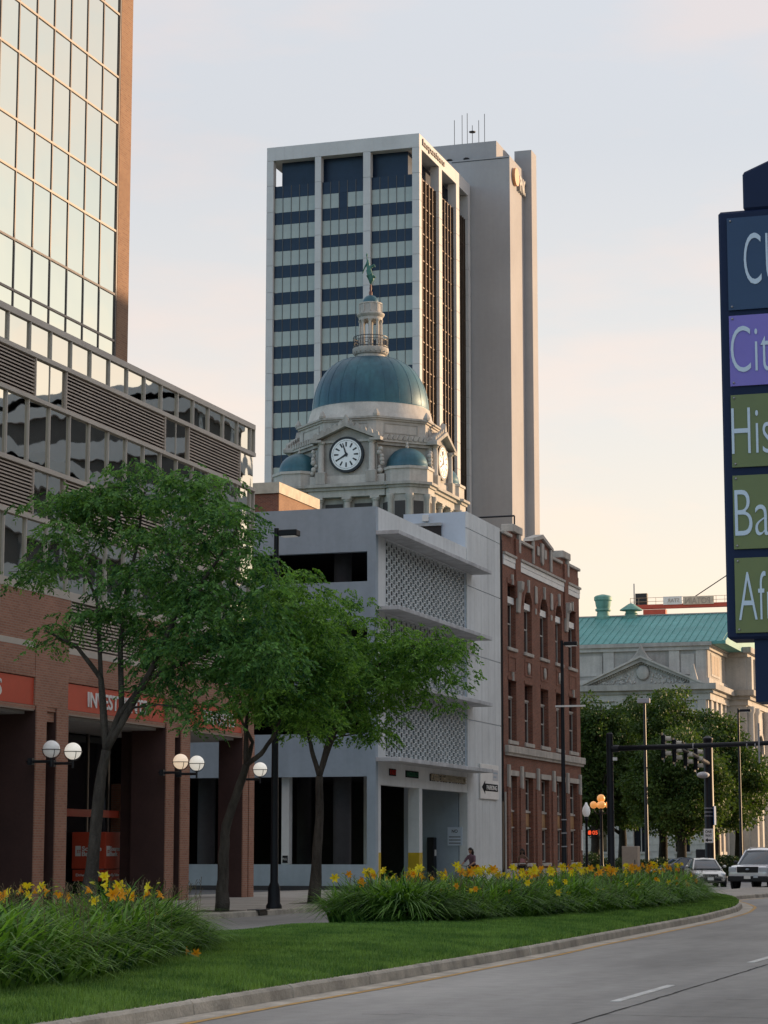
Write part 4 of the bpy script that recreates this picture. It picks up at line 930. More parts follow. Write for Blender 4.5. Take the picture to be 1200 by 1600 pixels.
    fr = disc(2.08, 8.5, 8.95, 'clock_frame', mat('clock_black', (.012, .014, .02), .5) if 'clock_black' not in MATS else MATS['clock_black'])
    fc = disc(1.80, 8.9, 8.98, 'clock_face', mat('clock_white', (.80, .82, .84), .5, .03, 1, fine=.01) if 'clock_white' not in MATS else MATS['clock_white'], fr)
    sg = 1 if (s == (0, -1) or s == (1, 0)) else -1
    def hand(ang, r0, r1, w0, w1, name, d):
        a = R(ang); dx, dz = math.sin(a)*sg, math.cos(a); nx, nz_ = dz, -dx
        poly = [(dx*r0+nx*w0, 46.88+dz*r0+nz_*w0), (dx*r0-nx*w0, 46.88+dz*r0-nz_*w0), (dx*r1-nx*w1, 46.88+dz*r1-nz_*w1), (dx*r1+nx*w1, 46.88+dz*r1+nz_*w1)]
        return pr(poly, 8.97, d, name, MATS['clock_black'], fr)
    for k in range(12): hand(k*30, .92, 1.45, .075, .10, 'hour_mark', 9.0)
    mb = MB()
    for k in range(60):
        a = 2*math.pi*k/60; 
        for dd in (0,): 
            p = at(math.cos(a)*1.62, 8.99, 46.88+math.sin(a)*1.62); mb.box(p[0]-.03, p[0]+.03, p[1]-.03, p[1]+.03, p[2]-.03, p[2]+.03)
    mb.build('minute_marks', MATS['clock_black'], fr)['kind'] = 'stuff'
    hand(342, -.25, 1.38, .11, .05, 'minute_hand', 9.03); hand(239, -.2, 1.15, .14, .06, 'hour_hand', 9.02)
octa(8.1, 42.0, 48.2, 'clock_stage', M_STONE); octa(8.35, 43.45, 44.4, 'stage_base', M_STONE_L); octa(8.5, 48.0, 48.35, 'stage_cornice', M_STONE); octa(8.75, 48.35, 48.62, 'stage_cornice', M_STONE_L)
for k in range(8):                                   # cresting along the stage edge
    r = 8.75/math.cos(math.pi/8); a0 = math.pi/8+k*math.pi/4; p0 = Vector((CX+r*math.cos(a0), CY+r*math.sin(a0), 48.62)); a1 = a0+math.pi/4; p1 = Vector((CX+r*math.cos(a1), CY+r*math.sin(a1), 48.62))
    if k % 2: continue
    mb = MB(); d = (p1-p0).normalized(); n_ = 11
    for q in range(n_):
        c = p0.lerp(p1, (q+.5)/n_); h = .55; hw = .26
        for z0, z1, w2 in [(0, .25, hw), (.25, .42, hw*.75), (.42, .58, hw*.4)]:
            e = d*w2; nn = Vector((-d.y, d.x, 0))*.12
            mb.add([c-e-nn+Vector((0, 0, z0)), c+e-nn+Vector((0, 0, z0)), c+e+nn+Vector((0, 0, z0)), c-e+nn+Vector((0, 0, z0)), c-e-nn+Vector((0, 0, z1)), c+e-nn+Vector((0, 0, z1)), c+e+nn+Vector((0, 0, z1)), c-e+nn+Vector((0, 0, z1))],
                   [(3,2,1,0),(4,5,6,7),(0,1,5,4),(1,2,6,5),(2,3,7,6),(3,0,4,7)])
    mb.build('cresting', M_STONE, ch)
octa(7.75, 48.6, 51.0, 'attic_stage', M_STONE_L); octa(7.95, 51.0, 51.2, 'attic_stage_cornice', M_STONE_L); octa(8.15, 51.2, 51.42, 'attic_stage_cornice', M_STONE)
for k in range(8):
    a = k*math.pi/4-math.pi/2; n_ = Vector((math.cos(a), math.sin(a), 0)); t = Vector((-n_.y, n_.x, 0)); c = Vector((CX, CY, 0))+n_*7.76
    mb = MB()
    for (u0, u1, z0, z1) in [(-2.2, 2.2, 50.6, 50.72), (-2.2, 2.2, 49.5, 49.62), (-2.2, -2.08, 49.62, 50.6), (2.08, 2.2, 49.62, 50.6)]:
        q = [c+t*u0, c+t*u1, c+t*u1+n_*.06, c+t*u0+n_*.06]
        mb.add([(p.x, p.y, z0) for p in q]+[(p.x, p.y, z1) for p in q], [(3,2,1,0),(4,5,6,7),(0,1,5,4),(1,2,6,5),(2,3,7,6),(3,0,4,7)])
    mb.build('attic_stage_panel', M_STONE, ch)
    a2 = a+math.pi/8; r = 7.9/math.cos(math.pi/8); p = (CX+r*math.cos(a2), CY+r*math.sin(a2), 51.4)
    MB().lathe([(.38, 0), (.42, .25), (.25, .6), (.05, .9)], p, 6).build('antefix', M_STONE, ch)
MB().lathe([(7.75, 51.4), (7.55, 51.9), (7.35, 52.2), (7.2, 52.9), (7.05, 53.2), (7.05, 53.35)], (CX, CY, 0), 64).build('dome_ring', M_STONE_L, ch, smooth=30)
prof = [(6.95, 53.3)]+[(1.75+(6.92-1.75)*math.cos(q)**.92 if math.cos(q) > 1e-6 else 1.75, 53.45+6.35*math.sin(q)) for q in [i*math.pi/2/18 for i in range(19)]]
dome = MB().lathe(prof, (CX, CY, 0), 72).build('dome', M_COPPER, ch, smooth=True)
for k in range(24):                                  # standing seams of the copper
    a = k*math.pi/12+.04; pts = [(CX+(r+.01)*math.cos(a), CY+(r+.01)*math.sin(a), z) for r, z in prof[1:]]
    MB().tube(pts, .016, 4).build('dome_seam', M_COPPER, dome)
MB().lathe([(7.0, 53.28), (7.05, 53.42), (6.95, 53.5)], (CX, CY, 0), 64).build('dome_gutter', M_COPPER, dome, smooth=True)
# lantern
ln = MB().lathe([(1.95, 59.55), (1.75, 59.8), (1.70, 60.25), (1.95, 60.35), (2.15, 60.7), (2.15, 61.05), (1.9, 61.1)], (CX, CY, 0), 40).build('lantern_base', M_STONE_L, ch, smooth=35)
for k in range(20):
    a = k*math.pi/10; MB().sphere((CX+2.02*math.cos(a), CY+2.02*math.sin(a), 60.55), .13, 8, 6).build('bracket', M_STONE, ln)
mb = MB()
mb.lathe([(2.02, 62.38), (2.08, 62.38), (2.08, 62.46), (2.02, 62.46)], (CX, CY, 0), 40, caps=False); mb.lathe([(2.02, 61.2), (2.07, 61.2), (2.07, 61.28), (2.02, 61.28)], (CX, CY, 0), 40, caps=False); mb.lathe([(2.03, 62.0), (2.06, 62.0), (2.06, 62.06), (2.03, 62.06)], (CX, CY, 0), 40, caps=False)
for k in range(40):
    a = k*math.pi/20; mb.tube([(CX+2.05*math.cos(a), CY+2.05*math.sin(a), 61.1), (CX+2.05*math.cos(a), CY+2.05*math.sin(a), 62.4)], .028, 4)
    b = a+math.pi/40
    mb.tube([(CX+2.05*math.cos(b+.07*math.cos(q)), CY+2.05*math.sin(b+.07*math.cos(q)), 61.65+.28*math.sin(q)) for q in [i*math.pi/4 for i in range(9)]], .025, 4) if k % 2 else None
mb.build('balcony_rail', M_DARK, ch)
MB().lathe([(1.5, 0), (1.5, .12)], (CX, CY, 61.05), 24).build('lantern_floor', M_STONE_L, ch)
for k in range(8):
    a = k*math.pi/4+.25; MB().lathe([(.24, 0), (.20, .12), (.19, 1.6), (.165, 3.1), (.25, 3.2), (.25, 3.4)], (CX+1.22*math.cos(a), CY+1.22*math.sin(a), 61.15), 12).build('lantern_column', M_STONE_L, ch, smooth=40)
MB().lathe([(.30, 0), (.30, 3.4)], (CX, CY, 61.1), 10).build('lantern_newel', M_STONE, ch)
MB().lathe([(1.40, 64.5), (1.42, 64.85), (1.50, 64.9), (1.66, 65.15), (1.66, 65.3), (1.40, 65.4), (1.33, 65.45), (1.33, 66.4), (1.40, 66.45), (1.38, 66.6), (1.0, 66.7)], (CX, CY, 0), 36).build('lantern_entablature', M_STONE_L, ch, smooth=30)
for k in range(10):
    a = k*math.pi/5; MB().lathe([(.14, 0), (.16, .9), (.2, 1.0)], (CX+1.32*math.cos(a), CY+1.32*math.sin(a), 65.45), 6).build('drum_scroll', M_STONE_L, ch)
MB().lathe([(.95, 66.65)]+[(.93*math.cos(q)+.02, 66.7+.95*math.sin(q)) for q in [i*math.pi/2/8 for i in range(9)]], (CX, CY, 0), 28).build('cupola', M_COPPER, ch, smooth=True)
MB().lathe([(.20, 67.6), (.22, 68.0), (.12, 68.2), (.15, 68.5), (.10, 68.95)], (CX, CY, 0), 12).build('statue_pedestal', mat('red_copper', (.18, .07, .05), .5), ch, smooth=30)
# statue: striding figure with raised torch, blown drapery
sx = CX
sv = [(sx+.02, CY, 69.0), (sx-.02, CY, 69.7), (sx-.16, CY, 70.45), (sx-.30, CY, 71.0), (sx-.36, CY, 71.55), (sx-.36, CY, 71.85), (sx-.36, CY, 72.05),   # foot..head
      (sx-.62, CY, 71.35), (sx-.85, CY, 70.85), (sx-1.05, CY, 70.35),                     # left arm down
      (sx-.30, CY+.1, 71.6), (sx-.48, CY+.1, 72.1), (sx-.50, CY+.1, 72.45),                 # raised arm
      (sx+.30, CY, 70.0), (sx+.62, CY, 69.75), (sx+.35, CY, 69.4), (sx+.12, CY, 71.15), (sx+.42, CY, 71.35), (sx+.52, CY, 71.0)]
se = [(0,1),(1,2),(2,3),(3,4),(4,5),(5,6),(4,7),(7,8),(8,9),(4,10),(10,11),(11,12),(1,13),(13,14),(1,15),(3,16),(16,17),(17,18)]
sr = [.13, .36, .36, .25, .20, .12, .17, .12, .09, .06, .12, .08, .06, .30, .10, .22, .18, .16, .10]
skin('statue', sv, se, sr, M_STATUE, ch, 2, 1)
MB().lathe([(.05, 0), (.10, .15), (.12, .3), (.02, .5)], (sx-.50, CY+.1, 72.4), 8).build('torch', M_STATUE, ch)
# corner turrets with small copper domes
for sx_, sy_ in [(1, -1), (-1, -1), (1, 1), (-1, 1)]:
    c = (CX+sx_*6.55, CY+sy_*6.55)
    octa(2.75, 30, 42.0, 'turret', M_STONE, c); octa(2.9, 42.0, 42.75, 'turret_frieze', M_STONE_L, c); octa(3.1, 42.75, 43.05, 'turret_cornice', M_STONE, c); octa(3.4, 43.05, 43.35, 'turret_cornice', M_STONE, c); octa(2.75, 43.35, 44.9, 'turret_parapet', M_STONE_L, c); octa(2.9, 44.9, 45.2, 'turret_coping', M_STONE_L, c)
    for k in range(8):
        a = math.pi/8+k*math.pi/4; MB().lathe([(.36, 0), (.34, 8), (.48, 8.2), (.48, 8.6)], (c[0]+2.95*math.cos(a), c[1]+2.95*math.sin(a), 33.4), 10).build('turret_column', M_STONE_L, ch, smooth=40)
        a2 = k*math.pi/4; n_ = Vector((math.cos(a2), math.sin(a2), 0)); t = Vector((-n_.y, n_.x, 0)); q = Vector((c[0], c[1], 0))+n_*2.74
        w4 = [q-t*.62, q+t*.62, q+t*.62+n_*.05, q-t*.62+n_*.05]
        MB().add([(p.x, p.y, 36) for p in w4]+[(p.x, p.y, 41.2) for p in w4], [(3,2,1,0),(4,5,6,7),(0,1,5,4),(1,2,6,5),(2,3,7,6),(3,0,4,7)]).build('turret_window', M_INT, ch)
    o = MB().lathe([(2.5, 45.2), (2.42, 45.45)]+[(2.36*math.cos(q)+.02, 45.5+2.15*math.sin(q)) for q in [i*math.pi/2/10 for i in range(11)]], (c[0], c[1], 0), 36).build('turret_dome', M_COPPER, ch, smooth=True)
    MB().lathe([(.12, 0), (.22, .2), (.1, .4), (.16, .55), (.03, .8)], (c[0], c[1], 47.6), 8).build('finial', M_STONE_L, o)
# ------------------------------------------------------------------ tower crane far behind
cr = thing('tower_crane', 'red construction crane jib with white name boards above the green roof', 'crane', (-83, 420, 0))
M_CRANE = mat('crane_red', (.52, .085, .05), .6, .1, .5)
B(-82.8, -81.5, 419.3, 420.7, 0, 46.1).build('mast', M_CRANE, cr); B(-83.8, -79.6, 419.2, 420.8, 44.8, 46.4).build('slewing_block', M_CRANE, cr)
B(-86.2, -60, 419.3, 420.7, 46.6, 47.35).build('jib', M_CRANE, cr)
mb = MB(); 
for z in (47.9, 48.6): mb.tube([(-86.2, 419.3, z), (-60, 419.3, z)], .05, 4)
x = -86.2
while x < -60: mb.tube([(x, 419.3, 47.3), (x, 419.3, 48.6)], .05, 4); x += 1.6
mb.build('railing', mat('crane_rail', (.45, .32, .22), .6), cr)
B(-85.3, -83.1, 419.5, 420.6, 47.35, 49.5).build('winch', M_DARK, cr); MB().tube([(-85.6, 420, 47.3), (-85.6, 420, 51.4)], .12, 6).build('beacon_pole', M_PNCGREY, cr)
o = B(-80.0, -76.5, 419.1, 419.25, 47.2, 48.7).build('name_board', M_WHITE, cr); letters('STAR', o, (-79.2, 419.08, 47.6), 'Y', .7, 2.2, M_BRONZE, .03, mirror=True)
o = B(-76.3, -70.6, 419.1, 419.25, 47.1, 48.6).build('name_board', mat('board_cream', (.62, .52, .40), .7), cr); letters('POTAIN', o, (-75.9, 419.08, 47.25), 'Y', 1.1, 4.6, M_BRONZE, .03, .0, mirror=True)
p = on_y(1140, 896, 420); MB().tube([(-76.2, 420, 47.4), (p.x, 420, p.z), (p.x+14, 420, p.z+6.2)], .10, 5).build('tie_bar', M_DARK, cr)
# ------------------------------------------------------------------ blocks across the road: outside the frame, they shade the street and show in the bank's mirror glass
def band_block(x0, x1, y0, y1, h, label, fl=3.7):
    t = thing('office_block', label, 'building', ((x0+x1)/2, (y0+y1)/2, 0)); B(x0+.5, x1, y0+.5, y1-.5, 0, h-.4).build('core', M_INT, t)
    z = 4.5
    while z < h: B(x0, x1+.1, y0, y1, z, min(h, z+1.5)).build('concrete_band', M_PNCGREY, t); z += fl
    B(x0, x1+.1, y0, y1, h-1.2, h+.02).build('concrete_band', M_PNCGREY, t)
    y = y0+3
    while y < y1-1: B(x0+.25, x0+.6, y-.3, y+.3, 0, h-1.2).build('pier', M_PNCGREY, t); y += 6
band_block(9, 40, 22, 118, 28.5, 'long low office block across the road, seen only reflected in the bank windows')
band_block(9, 40, 119, 166, 29.0, 'corner office block across the road, seen only reflected in the bank windows')
band_block(10, 34, 172, 184, 40.0, 'taller office block beyond the corner, seen only reflected in the bank windows')
# ------------------------------------------------------------------ foliage helpers
def quads_mesh(name, V, m, smooth=False):
    """V: (n,4,3) array of quads -> one mesh"""
    n = V.shape[0]; me = bpy.data.meshes.new(name)
    me.vertices.add(n*4); me.vertices.foreach_set('co', V.reshape(-1).astype(np.float32))
    me.loops.add(n*4); me.loops.foreach_set('vertex_index', np.arange(n*4, dtype=np.int32))
    me.polygons.add(n); me.polygons.foreach_set('loop_start', np.arange(0, n*4, 4, dtype=np.int32)); me.polygons.foreach_set('loop_total', np.full(n, 4, dtype=np.int32))
    me.materials.append(m); me.update(calc_edges=True); return me
def unit(a): return a/np.maximum(1e-9, np.linalg.norm(a, axis=-1, keepdims=True))
def leaf_quads(c, d, L, W):
    """rhombic leaves at c along d with random roll"""
    n = len(c); up = unit(rng.normal(size=(n, 3))); s = unit(np.cross(d, up)); nn = np.cross(s, d)
    L = L[:, None]; W = W[:, None]
    return np.stack([c, c+d*L*.5+s*W*.5+nn*L*.06, c+d*L, c+d*L*.5-s*W*.5+nn*L*.06], 1)
M_LOCUST = leafmat('honey_locust_leaves', (.024, .090, .034), (.20, .39, .11), .42, scale=1.1)
M_LOCUST_B = leafmat('honey_locust_light_leaves', (.032, .115, .026), (.25, .45, .09), .44, scale=1.1)
M_LINDEN = leafmat('linden_leaves', (.022, .055, .012), (.085, .135, .028), .30, scale=.35)
M_LILYLEAF = leafmat('daylily_leaves', (.020, .075, .016), (.22, .40, .075), .38, scale=1.8)
M_GRASS = leafmat('grass_blades', (.062, .145, .032), (.24, .38, .085), .3, scale=1.3)
M_SHRUB = leafmat('shrub_leaves', (.014, .030, .010), (.04, .075, .02), .2)
def locust(label, trunk, trunk_r, limbs, lobes, Yt, nclus, group, lm=None):
    """trunk / limbs: pixel polylines in the plane of the trunk; lobes: (px, py, rx, ry, dY) blobs of crown"""
    base = on_y(trunk[0][0], trunk[0][1], Yt); base.z = .12
    t = thing('honey_locust', label, 'tree', tuple(base), group)
    D = math.hypot(Yt, base.x); k = D/3600.
    mb = MB(); tp = [on_y(x, y, Yt) for x, y in trunk]; tp[0].z = .05
    rr = [trunk_r*(1.35 if i == 0 else 1-.35*i/(len(tp)-1)) for i in range(len(tp))]
    def dens(pts, rad, n=4):
        o = []; r2 = []
        for i in range(len(pts)-1):
            for j in range(n):
                u = j/n; p = pts[i].lerp(pts[i+1], u); o.append(p+Vector((random.uniform(-1, 1), random.uniform(-1, 1), 0))*rad[i]*.10); r2.append((rad[i]*(1-u)+rad[i+1]*u)*random.uniform(.94, 1.06))
        return o+[pts[-1]], r2+[rad[-1]]
    mb.tube(*dens(tp, rr), n=12); mb.build('trunk', M_BARK, t, smooth=True)
    nodes = []; mb = MB()
    for lb in limbs:
        pts = [on_y(x, y, Yt+dy) for x, y, dy in lb]; pts = [tp[-1]]+pts
        rad = [trunk_r*.54*(1-.75*i/(len(pts)-1)) for i in range(len(pts))]
        p2, r2 = dens(pts, rad); mb.tube(p2, r2, 8); nodes += list(zip(p2, r2))[2:]
    # leaf clusters in the lobes
    ws = [l[2]*l[3] for l in lobes]; cl = []
    for _ in range(nclus):
        px_, py_, rx, ry, dy = random.choices(lobes, ws)[0]
        v = Vector((random.gauss(0, 1), random.gauss(0, 1), random.gauss(0, 1))).normalized()*random.random()**.42
        c = on_y(px_, py_, Yt+dy)+Vector((v.x*rx*k, v.y*rx*k*.95, v.z*ry*k)); cl.append(c)
    node_p = [n for n, _ in nodes]
    for c in cl:
        i = min(range(len(node_p)), key=lambda q: (node_p[q]-c).length+max(0, node_p[q].z-c.z)*1.5); p = node_p[i]; d = (c-p)
        m_ = p+d*.5+Vector((random.uniform(-.1, .1), random.uniform(-.1, .1), random.uniform(.02, .14)))*d.length
        r0 = min(nodes[i][1]*.6, .012+.012*d.length); mb.tube([p, m_, c], [r0, r0*.6, .006], 5)
        if len(node_p) < 260 and d.length > .5: node_p.append(m_); nodes.append((m_, r0*.7))
    mb.build('limbs', M_BARK, t, smooth=True)
    # compound leaves: a drooping rachis with two rows of leaflets
    C = np.array([tuple(c) for c in cl]); ns = 16; nl = 11
    S_ = np.repeat(C, ns, 0); n = len(S_)
    az = rng.uniform(0, 2*np.pi, n); off = rng.uniform(.03, .62, n)**.8
    S_ = S_+np.stack([np.cos(az)*off, np.sin(az)*off, rng.normal(0, .10, n)-.30*off**2], 1)
    az2 = az+rng.normal(0, .7, n); el = rng.uniform(-1.0, .15, n)
    d = np.stack([np.cos(az2)*np.cos(el), np.sin(az2)*np.cos(el), np.sin(el)], 1)
    RL = rng.uniform(.20, .36, n)
    tpar = np.linspace(.08, 1, nl)
    P_ = S_[:, None, :]+d[:, None, :]*(tpar[None, :, None]*RL[:, None, None]); P_[:, :, 2] -= (tpar[None, :]**2)*RL[:, None]*.30
    side = unit(np.cross(d, np.array([0, 0, 1.])+rng.normal(0, .3, (n, 3))))
    sgn = np.where(np.arange(nl) % 2 == 0, 1., -1.)
    ld = unit(side[:, None, :]*sgn[None, :, None]+d[:, None, :]*.75+np.array([0, 0, -.45])+rng.normal(0, .18, (n, nl, 3)))
    P_ = P_.reshape(-1, 3); ld = ld.reshape(-1, 3); q = len(P_)
    V = leaf_quads(P_, ld, rng.uniform(.085, .155, q), rng.uniform(.040, .066, q))-np.array(tuple(base))
    o = link('crown', quads_mesh('crown', V, lm or M_LOCUST), t); o['kind'] = 'stuff'
    return t
G = 'honey locust trees on the pavement'
locust('feathery honey locust nearest the camera, leaning trunk in front of the red kiosk', [(136, 1452), (146, 1330), (156, 1230), (166, 1172)], .175,
       [[(160, 1110, 0), (156, 1020, .2), (152, 940, .4), (128, 880, .5)], [(185, 1120, 0), (228, 1062, -.2), (300, 1030, -.4), (360, 1000, -.5)], [(190, 1105, .1), (188, 1010, .4), (196, 930, .6), (215, 850, .8), (225, 770, .8)], [(240, 1040, -.3), (275, 960, -.6), (330, 890, -.8), (370, 830, -.8)], [(158, 1060, .1), (120, 1010, -.4), (70, 985, -.7)]],
       [(250, 1098, 40, 20, -.2), (305, 1118, 40, 22, -.3), (345, 1095, 40, 24, -.3), (215, 738, 55, 20, .6), (300, 752, 55, 22, -.2), (130, 775, 60, 24, .3), (205, 765, 75, 32, .6), (110, 800, 80, 36, .3), (290, 785, 80, 40, -.3), (355, 815, 55, 38, -.8), (200, 845, 150, 45, .3), (75, 880, 80, 34, 0), (310, 880, 105, 55, -.5), (400, 880, 40, 45, -.9), (60, 985, 55, 18, -.6), (120, 958, 85, 26, -.4), (250, 930, 130, 45, .2), (350, 960, 80, 55, -.6), (320, 1030, 90, 45, -.3), (270, 1055, 45, 22, 0), (400, 1010, 60, 50, -.6), (398, 1048, 42, 28, -.2), (230, 1000, 70, 40, .4)], 51.4, 268, G)
locust('slender honey locust with a crooked trunk, the middle one of the three', [(347, 1424), (349, 1350), (353, 1290), (372, 1235), (385, 1195)], .155,
       [[(384, 1140, 0), (392, 1070, .3), (410, 980, .5)], [(408, 1178, -.1), (428, 1150, -.2), (450, 1090, -.4), (480, 1010, -.6)], [(395, 1160, .3), (360, 1090, .6)]],
       [(440, 915, 60, 34, .2), (480, 965, 60, 46, -.2), (410, 990, 80, 55, .2), (455, 1045, 75, 55, -.3), (375, 1055, 45, 28, .5), (420, 1095, 55, 34, 0), (500, 1040, 50, 50, -.4), (450, 1110, 60, 36, -.3)], 59.3, 180, G, M_LOCUST_B)
locust('honey locust with a forked trunk standing before the grey garage', [(490, 1411), (495, 1340), (499, 1280), (499, 1213)], .175,
       [[(487, 1172, 0), (478, 1130, .2), (470, 1060, .4)], [(512, 1175, 0), (528, 1130, -.2), (560, 1070, -.4), (610, 1020, -.6), (680, 1000, -.7)], [(520, 1130, .1), (525, 1050, .4), (545, 980, .6)]],
       [(520, 955, 65, 36, .4), (565, 1000, 70, 48, 0), (500, 1040, 75, 55, .3), (640, 998, 58, 30, -.5), (690, 1015, 48, 30, -.7), (620, 1050, 72, 42, -.4), (560, 1095, 65, 40, -.1), (505, 1115, 60, 40, .2), (705, 1052, 40, 24, -.7), (665, 1085, 42, 26, -.5), (565, 1060, 70, 50, 0), (590, 1135, 40, 24, 0)], 70.1, 208, G, M_LOCUST_B)
for p in [(-24.2, 51.4), (-23.95, 59.3), (-24.6, 70.1)]:
    struct(B(p[0]-.7, p[0]+.7, p[1]-.9, p[1]+.9, .05, .156).build('tree_pit', M_SOIL))
# lindens on the courthouse green
def linden(label, px_, top, bot, w_, Y, seed, n=36000, group='trees on the courthouse green', rad=None):
    r_ = np.random.default_rng(seed); p = on_y(px_, top, Y); D = math.hypot(p.x, Y); k = D/3600.
    zt = p.z; zb = on_y(px_, bot, Y).z; base = (p.x, Y, .15); hw = w_*k/2
    t = thing('linden_tree', label, 'tree', base, group)
    mb = MB(); mb.tube([(p.x, Y, 0), (p.x+.1, Y, zb*.6+1), (p.x, Y, zb+(zt-zb)*.35), (p.x+.2, Y, zb+(zt-zb)*.8)], [.42, .33, .24, .06], 10)
    for q in range(9):
        a = random.uniform(0, 6.28); z0 = zb*.7+1+random.uniform(0, (zt-zb)*.45); e = Vector((p.x+math.cos(a)*hw*.75, Y+math.sin(a)*hw*.75, z0+random.uniform(.1, .4)*(zt-zb)))
        mb.tube([(p.x, Y, z0), Vector((p.x, Y, z0)).lerp(e, .5)+Vector((0, 0, .4)), e], [.16, .10, .03], 6)
    mb.build('trunk', M_BARK_D, t, smooth=True)
    nc = 190; v = unit(r_.normal(size=(nc, 3)))*(r_.random((nc, 1))**.33)
    zc = (zb+zt)/2; hz = (zt-zb)/2
    c = np.stack([p.x+v[:, 0]*hw*.9*(1-.25*np.clip(v[:, 2], 0, 1)), Y+v[:, 1]*hw*.9, zc+v[:, 2]*hz*.9], 1)
    cid = r_.integers(0, nc, n); rr = r_.uniform(.6, 1.35, nc)[cid]
    dd = unit(r_.normal(size=(n, 3)))*(r_.random((n, 1))**.4)
    P_ = c[cid]+dd*rr[:, None]*np.array([1.05, 1.05, .62])
    d = unit(dd+np.array([0, 0, -.5])+r_.normal(0, .5, (n, 3)))
    V = leaf_quads(P_, d, r_.uniform(.16, .30, n), r_.uniform(.12, .22, n))-np.array(base)
    o = link('crown', quads_mesh('crown', V, M_LINDEN), t); o['kind'] = 'stuff'; return t
linden('broad linden, highest crown in the row before the courthouse pediment', 1030, 1052, 1312, 190, 184, 1)
linden('linden half hidden behind the right edge of the brick house', 925, 1068, 1320, 140, 178, 2)
linden('linden between the brick house and the tallest tree, darker and lower', 968, 1092, 1312, 160, 190, 3)
linden('sunlit linden at the right beside the courthouse corner', 1112, 1105, 1312, 180, 180, 4)
linden('low leafy linden at the far right of the green', 1150, 1150, 1300, 100, 186, 5, 14000)
linden('linden deep in shade behind the traffic signal pole', 1060, 1130, 1318, 175, 172, 6)
def shrub(label, px_, Y, w_, h, seed, n=2600):
    p = on_y(px_, 1340, Y); r_ = np.random.default_rng(seed); base = (p.x, Y, .15); t = thing('shrub', label, 'shrub', base, 'shrubs at the courthouse')
    mb = MB()
    for q in range(7): a = random.uniform(0, 6.28); mb.tube([(p.x, Y, .1), (p.x+math.cos(a)*w_*.3, Y+math.sin(a)*.4, .15+h*.75)], [.04, .012], 5)
    mb.build('stems', M_BARK_D, t)
    v = unit(r_.normal(size=(n, 3)))*(r_.random((n, 1))**.35); P_ = np.array([p.x, Y, .15+h*.5])+v*np.array([w_/2, .9, h*.5]); P_[:, 2] += .25*np.sin(P_[:, 0]*3.1)*h*.3
    P_[:, 2] = np.maximum(.17, P_[:, 2])
    V = leaf_quads(P_, unit(v+r_.normal(0, .6, (n, 3))), r_.uniform(.10, .2, n), r_.uniform(.07, .13, n))-np.array(base)
    link('foliage', quads_mesh('foliage', V, M_SHRUB), t)['kind'] = 'stuff'
for i, (l, px_, Y, w_, h) in enumerate([('dark shrub at the foot of the acorn lamp post', 925, 160, 3.4, 1.5), ('dark shrub behind the tan utility cabinet', 985, 162, 3.6, 1.3), ('dark shrub left of the signal pole with the one way sign', 1040, 164, 3.4, 1.2), ('dark shrub between the signal pole and the white truck', 1128, 161, 2.6, 1.5), ('small shrub near the courthouse corner behind the truck', 1148, 170, 1.8, 1.0)]): shrub(l, px_, Y, w_, h, 30+i)
# ------------------------------------------------------------------ daylily beds
def bed_leaves(n, xs, ys, hs, seed):
    r_ = np.random.default_rng(seed); L = hs*r_.uniform(.85, 1.35, n); az = r_.uniform(0, 2*np.pi, n); W = r_.uniform(.015, .031, n)
    lean = r_.uniform(.15, 1.05, n); droop = r_.uniform(.45, 1.15, n)
    z0 = np.array([bed_h(x, y) for x, y in zip(xs, ys)])
    ts = np.linspace(0, 1, 6); pts = []
    dx, dy = np.cos(az), np.sin(az); px_, py_ = -dy, dx
    for t in ts:
        h = L*(lean*t*.55+droop*t*t*.55); z = L*(t*(1.0-.25*lean)-droop*.62*t**2.6); wd = W*(1-t**2.2)+.0015
        c = np.stack([xs+dx*h, ys+dy*h, z0+np.maximum(z, .02)], 1); s = np.stack([px_*wd, py_*wd, np.zeros(n)], 1); pts.append((c-s, c+s))
    Q = [np.stack([a0, b0, b1, a1], 1) for (a0, b0), (a1, b1) in zip(pts, pts[1:])]
    # shared strips: vertices row-wise so every leaf is one island
    n6 = len(ts); vv = np.stack([np.stack(p, 1) for p in pts], 1).reshape(n, n6*2, 3)
    me = bpy.data.meshes.new('foliage'); me.vertices.add(n*n6*2); me.vertices.foreach_set('co', vv.reshape(-1).astype(np.float32))
    loc = np.array([[2*i, 2*i+1, 2*i+3, 2*i+2] for i in range(n6-1)]); idx = (np.arange(n)[:, None, None]*n6*2+loc[None]).reshape(-1)
    nf = n*(n6-1); me.loops.add(nf*4); me.loops.foreach_set('vertex_index', idx.astype(np.int32)); me.polygons.add(nf)
    me.polygons.foreach_set('loop_start', np.arange(0, nf*4, 4, dtype=np.int32)); me.polygons.foreach_set('loop_total', np.full(nf, 4, dtype=np.int32))
    me.polygons.foreach_set('use_smooth', np.ones(nf, dtype=bool)); me.materials.append(M_LILYLEAF); me.update(calc_edges=True); return me
def petal_flower(name, m, openness=1.):
    mb = MB(); 
    for k in range(6):
        a = k*math.pi/3+(0 if k % 2 else .08); wd = .026 if k % 2 else .020; L = .085; ca, sa = math.cos(a), math.sin(a)
        prof = [(.004, 0, .004), (.016, .030, .012), (.036*openness, .058, wd), (.066*openness, .072, wd*.8), (.092*openness, .060, .003)]
        vs = []
        for r, z, w2 in prof: vs += [(r*ca-w2*sa*-1*-1, r*sa+w2*ca, z), (r*ca, r*sa, z-.006), (r*ca+w2*sa, r*sa-w2*ca, z)]
        fs = []
        for i in range(len(prof)-1):
            b = i*3; fs += [(b, b+1, b+4, b+3), (b+1, b+2, b+5, b+4)]
        mb.add(vs, fs)
    return mb.mesh(name, m, smooth=True)
